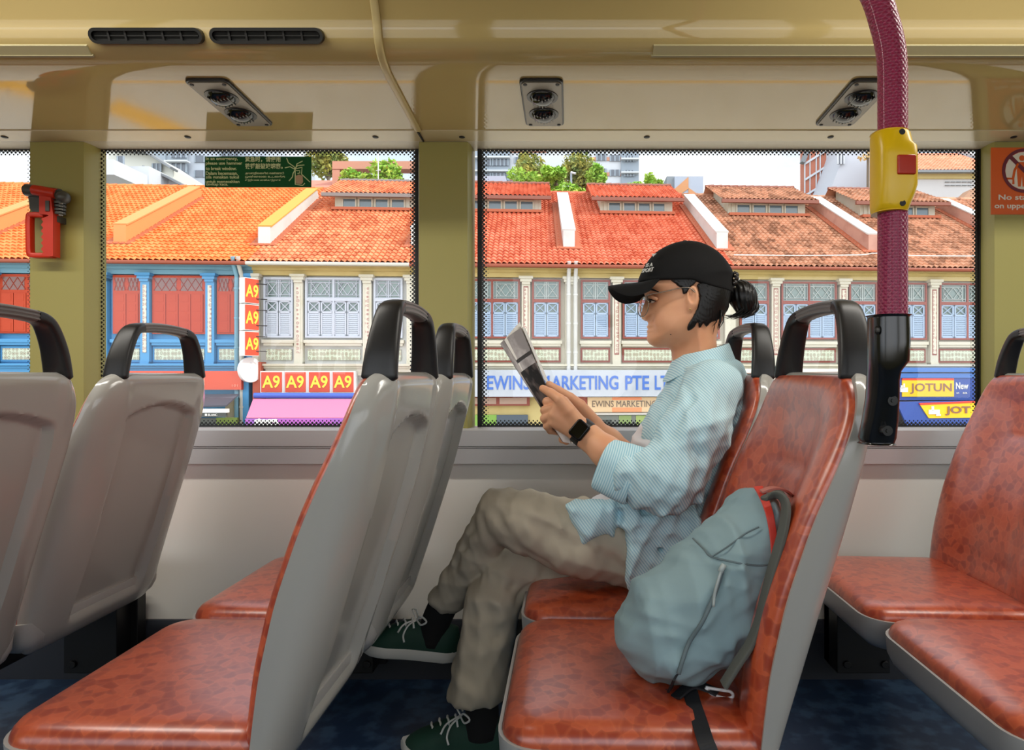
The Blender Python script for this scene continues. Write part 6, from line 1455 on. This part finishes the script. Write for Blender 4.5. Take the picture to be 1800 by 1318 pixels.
# ---- watch
wc = np.array(P(1024.5, 760, 1.371)); E1 = Vector(P(1060, 790, 1.35)-P(1016, 753, 1.374)).normalized(); Nn = Vector((-.10, -1, .12)); Nn = (Nn-E1*Nn.dot(E1)).normalized(); E2 = Nn.cross(E1)
M = Matrix((( *[E1[0], E2[0], Nn[0]], wc[0]), (*[E1[1], E2[1], Nn[1]], wc[1]), (*[E1[2], E2[2], Nn[2]], wc[2]), (0, 0, 0, 1)))
R0 = .0262
def rrp(hx_, hy_, r, n=6):
    o = []
    for (sx, sy, a0) in ((1, -1, -90), (1, 1, 0), (-1, 1, 90), (-1, -1, 180)):
        for k in range(n+1): an = math.radians(a0+90*k/n); o.append((sx*(hx_-r)+r*math.cos(an), sy*(hy_-r)+r*math.sin(an)))
    return o
WB = m_new('watch_case', (22, 22, 24), .22, metal=.6); wt = build('watch', loft([[(*p, z) for p in rrp(hx_, hy_, r)] for hx_, hy_, r, z in ((.0140, .0170, .006, R0-.001), (.0165, .0198, .007, R0+.003), (.0165, .0198, .007, R0+.007), (.0150, .0183, .006, R0+.0098), (.0130, .0163, .005, R0+.0108))]).xf(M), WB, per, smooth=40)
b = loft([[(*p, z) for p in rrp(.0125, .0155, .004)] for z in (R0+.0100, R0+.0114)]).xf(M); build('watch_screen', b, m_new('watch_glass', (4, 4, 6), .06, spec=.7), wt)
b = MB()
n = 40
ringp = []
for k in range(n+1):
    a = math.radians(24)+math.radians(312)*k/n; ringp.append(tuple(M @ Vector((0, (R0+.0022)*math.sin(a), (R0+.0022)*math.cos(a)))))
b.sweep(ringp, E1, .0108, .0016, 4, 12); build('watch_band', b, m_new('watch_band', (16, 16, 17), .5), wt, smooth=40)

# ================================================================ booklet
def sheet(t, name, mat, top0, top1, bot0, bot1, bulge, bb, th=.0007, col=None, crv=0):
    b = MB(); nu, nv = 14, 26
    A = [P(*q) for q in (top0, top1, bot0, bot1)]
    def fn(u, v, o=0):
        p = (A[0]*(1-u)+A[1]*u)*(1-v)+(A[2]*(1-u)+A[3]*u)*v
        p = p+np.array((-bulge*math.sin(PI*u)*(1-.6*v)+crv*(1-v)**3*.02, 0, bb*math.sin(PI*u)*(1-v)))
        return p+np.array((o, 0, 0))
    b.grid(lambda u, v: fn(u, v), nu, nv); n0 = len(b.v); b.grid(lambda u, v: fn(u, v, th), nu, nv); h = len(b.f)//2; b.f[h:] = [q[::-1] for q in b.f[h:]]
    return build(name, b, mat, t, smooth=180)
bk = thing('booklet', P(985, 770, 1.43), 'folded grey printed booklet held in both hands of the reader', 'booklet')
def print_mat(name, base, dark, scale):
    m = m_new(name, base, .75, spec=.25); b_ = bsdf(m); v = coords(m, (1, 1, 1)); n = nd(m, 'TexNoise', i_Scale=scale, i_Detail=5.0); lk(m, v, n.inputs['Vector']); r = nd(m, 'ValToRGB'); r.color_ramp.elements[0].position = .42; r.color_ramp.elements[1].position = .62
    r.color_ramp.elements[0].color = lin(dark); r.color_ramp.elements[1].color = lin(base); lk(m, n.outputs['Fac'], r.inputs['Fac']); lk(m, r.outputs['Color'], b_.inputs['Base Color']); return m
PG = m_new('paper', (226, 222, 216), .8); CV = print_mat('booklet_cover', (184, 178, 178), (140, 134, 134), 20)
sheet(bk, 'cover', CV, (915,576,1.475), (879,604,1.36), (1003,779,1.435), (988,776,1.40), .010, -.006)
sheet(bk, 'page', PG, (914,573,1.478), (906,580,1.60), (1004,779,1.437), (1006,776,1.50), -.004, .0)
sheet(bk, 'page', PG, (917,574,1.476), (919,584,1.61), (1005,779,1.437), (1010,776,1.50), -.008, .0)
sheet(bk, 'page', PG, (913,566,1.495), (886,598,1.40), (1003,779,1.45), (991,777,1.42), .004, -.004)
b = MB(); 
def cpt(u, v, o=.0022):
    A = [P(915,576,1.475), P(879,604,1.36), P(1003,779,1.435), P(988,776,1.40)]; p = (A[0]*(1-u)+A[1]*u)*(1-v)+(A[2]*(1-u)+A[3]*u)*v; return p+np.array((-.010*math.sin(PI*u)*(1-.6*v)+o, 0, -.006*math.sin(PI*u)*(1-v)))
b.grid(lambda u, v: cpt(.02+.62*u, .195+.03*v), 10, 3); build('headline_bar', b, m_new('ink', (40, 36, 36), .7), bk)
b = MB(); b.grid(lambda u, v: cpt(.03+.80*u, .30+.45*v), 12, 10); build('photo_print', b, print_mat('ink_photo', (84, 74, 72), (20, 17, 17), 40), bk)

# ================================================================ backpack
BAG = m_new('bag_canvas', (142, 166, 170), .75, spec=.3); mix_noise(BAG, (128, 154, 164), 4, .4, .7, 4); bump(BAG, 12, .35, .008, 4); BAGL = m_new('bag_canvas_pale', (150, 162, 150), .75); BAGD = m_new('bag_lining', (24, 24, 26), .8); ZRED = m_new('zip_red', (214, 66, 52), .5); ZGR = m_new('zip_grey', (96, 112, 116), .6); WEB = m_new('webbing', (16, 18, 24), .7); STRP = m_new('strap_grey', (84, 86, 80), .75)
dB = 1.035
bag = thing('backpack', (P(1220, 0, dB)[0], dB, -.473), 'pale blue grey backpack with a red zip leaning against the aisle seat back', 'backpack')
g = Grid((.04, .87, -.50), (.40, 1.20, -.14), .0036)
bo_ = [(1334,861),(1356,866),(1366,905),(1374,960),(1372,1010),(1358,1060),(1336,1102),(1300,1136),(1262,1168),(1235,1188),(1206,1194),(1172,1184),(1146,1178),(1116,1180),(1098,1160),(1086,1132),(1078,1104),(1084,1080),(1098,1052),(1112,1026),(1150,995),(1196,956),(1240,916),(1284,884),(1312,868)]
f = g.infl(bo_, dB, .105, .065, yc=dB, sub=2)
f = f+wrinkle(g, .0085, 24, 31, (1, .3, 1))+wrinkle(g, .003, 60, 3, (1, .3, 1))
for (a_, b__, dp_, w_) in (((1250,980,.93),(1330,925,.93),.007,.007), ((1230,985,.92),(1352,990,.94),.004,.004), ((1246,978,.92),(1218,948,.93),.004,.004), ((1180,1080,.92),(1230,1010,.92),.007,.014), ((1200,1150,.92),(1340,1080,.93),.010,.012), ((1300,900,.93),(1280,960,.93),.006,.012), ((1130,1100,.93),(1240,980,.93),.006,.02), ((1120,1170,.93),(1200,1150,.92),.005,.01)):
    c_ = g.cap(P(*a_), P(*b__), 0, 0); f = f+1.6*dp_*np.exp(-(c_/w_)**2)
f = smax(f, -(g.z+.4715), .006)
V, Q = g.mesh(f, 1); build('bag_body', MB().arr(V, Q), BAG, bag, smooth=180)
def surf(x, y, off=.002):
    """point on the near face of the bag behind the photo pixel, by the built mesh"""
    best = None; q = V; pxs = VX+F*q[:, 0]/q[:, 1]; pys = VY-F*q[:, 2]/q[:, 1]; dd = (pxs-x)**2+(pys-y)**2; m_ = dd < max(60, dd.min()*4); dpt = q[m_][:, 1].min(); return P(x, y, dpt-off)
b = MB(); b.tube(smooth_path([surf(1272, 994), surf(1258, 1040), surf(1236, 1090), surf(1212, 1128), surf(1200, 1160), surf(1193, 1184)], 6), .0032, 8); build('side_zip', b, ZGR, bag, smooth=180)
b = MB(); b.tube(smooth_path([surf(1218, 946, .0005), surf(1236, 964, .0005), surf(1250, 978, .0005), surf(1290, 988, .0005), surf(1330, 994, .0005), surf(1352, 992, .0005)], 5), .0014, 6); b.tube(smooth_path([surf(1252, 978, .0005), surf(1280, 960, .0005), surf(1310, 938, .0005), surf(1334, 926, .0005)], 5), .0014, 6); build('seam', b, ZGR, bag)
b = MB(); b.tube([surf(1273, 992, .006), surf(1266, 1005, .007)], .004, 8); b.tube(smooth_path([surf(1268, 1002, .008), surf(1262, 1022, .009), surf(1256, 1045, .008), surf(1254, 1066, .006)], 4), .0022, 6); build('zip_pull', b, m_new('pull_grey', (170, 180, 178), .5), bag, smooth=180)
rz_ = [(1336, 860), (1345, 880), (1353, 905), (1359, 940), (1361, 975), (1360, 1010)]
b = MB(); rp_ = smooth_path([surf(x, y, .003) for x, y in rz_], 5); rp_[0] = rp_[0]+np.array((0, .01, .002)); b.ribbon(rp_, [.0135-.006*i/len(rp_) for i in range(len(rp_))], .004, up=(1, 0, .1)); build('red_zip', b, ZRED, bag, bevel=.001)
b = MB(); b.sweep(smooth_path([P(1338, 864, dB-.05), P(1356, 858, dB-.05), P(1376, 860, dB-.045), P(1388, 868, dB-.03), P(1392, 878, dB-.02)], 5), (0, 1, 0), .009, .002, 6, 10); build('top_loop', b, m_new('loop_rose', (190, 120, 108), .7), bag, smooth=50)
# shoulder strap: over the top and down the back to the seat
b = MB(); sp_ = smooth_path([P(1352, 870, .96), P(1370, 874, .935), P(1381, 892, .915), P(1377, 930, .907), P(1365, 975, .905), P(1352, 1020, .905), P(1342, 1060, .905), P(1333, 1095, .905), P(1318, 1132, .905), P(1296, 1166, .905), P(1272, 1204, .905)], 5); b.sweep(sp_, (0, 1, 0), [.015-.003*i/len(sp_) for i in range(len(sp_))], .0035, 5, 14); build('shoulder_strap', b, STRP, bag, smooth=50)
b = MB(); b.prism([(P(x, y, dB)[0], P(x, y, dB)[2]) for x, y in ((1360,900),(1376,896),(1384,925),(1374,985),(1362,1030),(1352,1050))], dB-.045, dB+.08, 'y'); build('back_panel', b, BAGD, bag, bevel=.004)
zs_ = -.4675
def onseat(x, y): d_ = .470*F/(y-VY); return P(x, y, d_)
b = MB(); b.ribbon(smooth_path([P(1190, 1186, .93), onseat(1178, 1214), onseat(1184, 1230), onseat(1200, 1228)], 5), .020, .003, up=(.5, 1, 0)); b.ribbon(smooth_path([onseat(1186, 1231)+np.array((0, 0, .004)), onseat(1215, 1219)+np.array((0, 0, .012)), onseat(1240, 1220)+np.array((0, 0, .010)), onseat(1262, 1225)+np.array((0, 0, .006))], 5), .022, .003, up=(.2, 1, 0))
b.ribbon(smooth_path([onseat(1262, 1236), onseat(1230, 1240), onseat(1206, 1228)], 4), .014, .003, up=(0, 1, 0)); build('strap_loop', b, WEB, bag)
b = MB(); dn = [onseat(1212, 1220)+np.array((0, 0, .008)), onseat(1219, 1240)+np.array((0, 0, .003)), onseat(1230, 1270), P(1240, 1302, .845), P(1248, 1325, .832), P(1252, 1370, .83)]
b.ribbon(smooth_path(dn, 5), .0215, .0025, up=(1, 0, .1)); build('hanging_strap', b, WEB, bag)
b = MB(); c_ = onseat(1262, 1225)+np.array((0, 0, .008)); b.tube(smooth_path([c_+np.array(q) for q in ((-.018, 0, .006), (-.008, 0, -.004), (.012, 0, -.010), (.022, 0, -.007), (.018, 0, .0), (.0, 0, .003), (-.018, 0, .006))], 4), .0024, 8); build('buckle', b, m_new('buckle_white', (214, 216, 218), .3), bag, smooth=180)
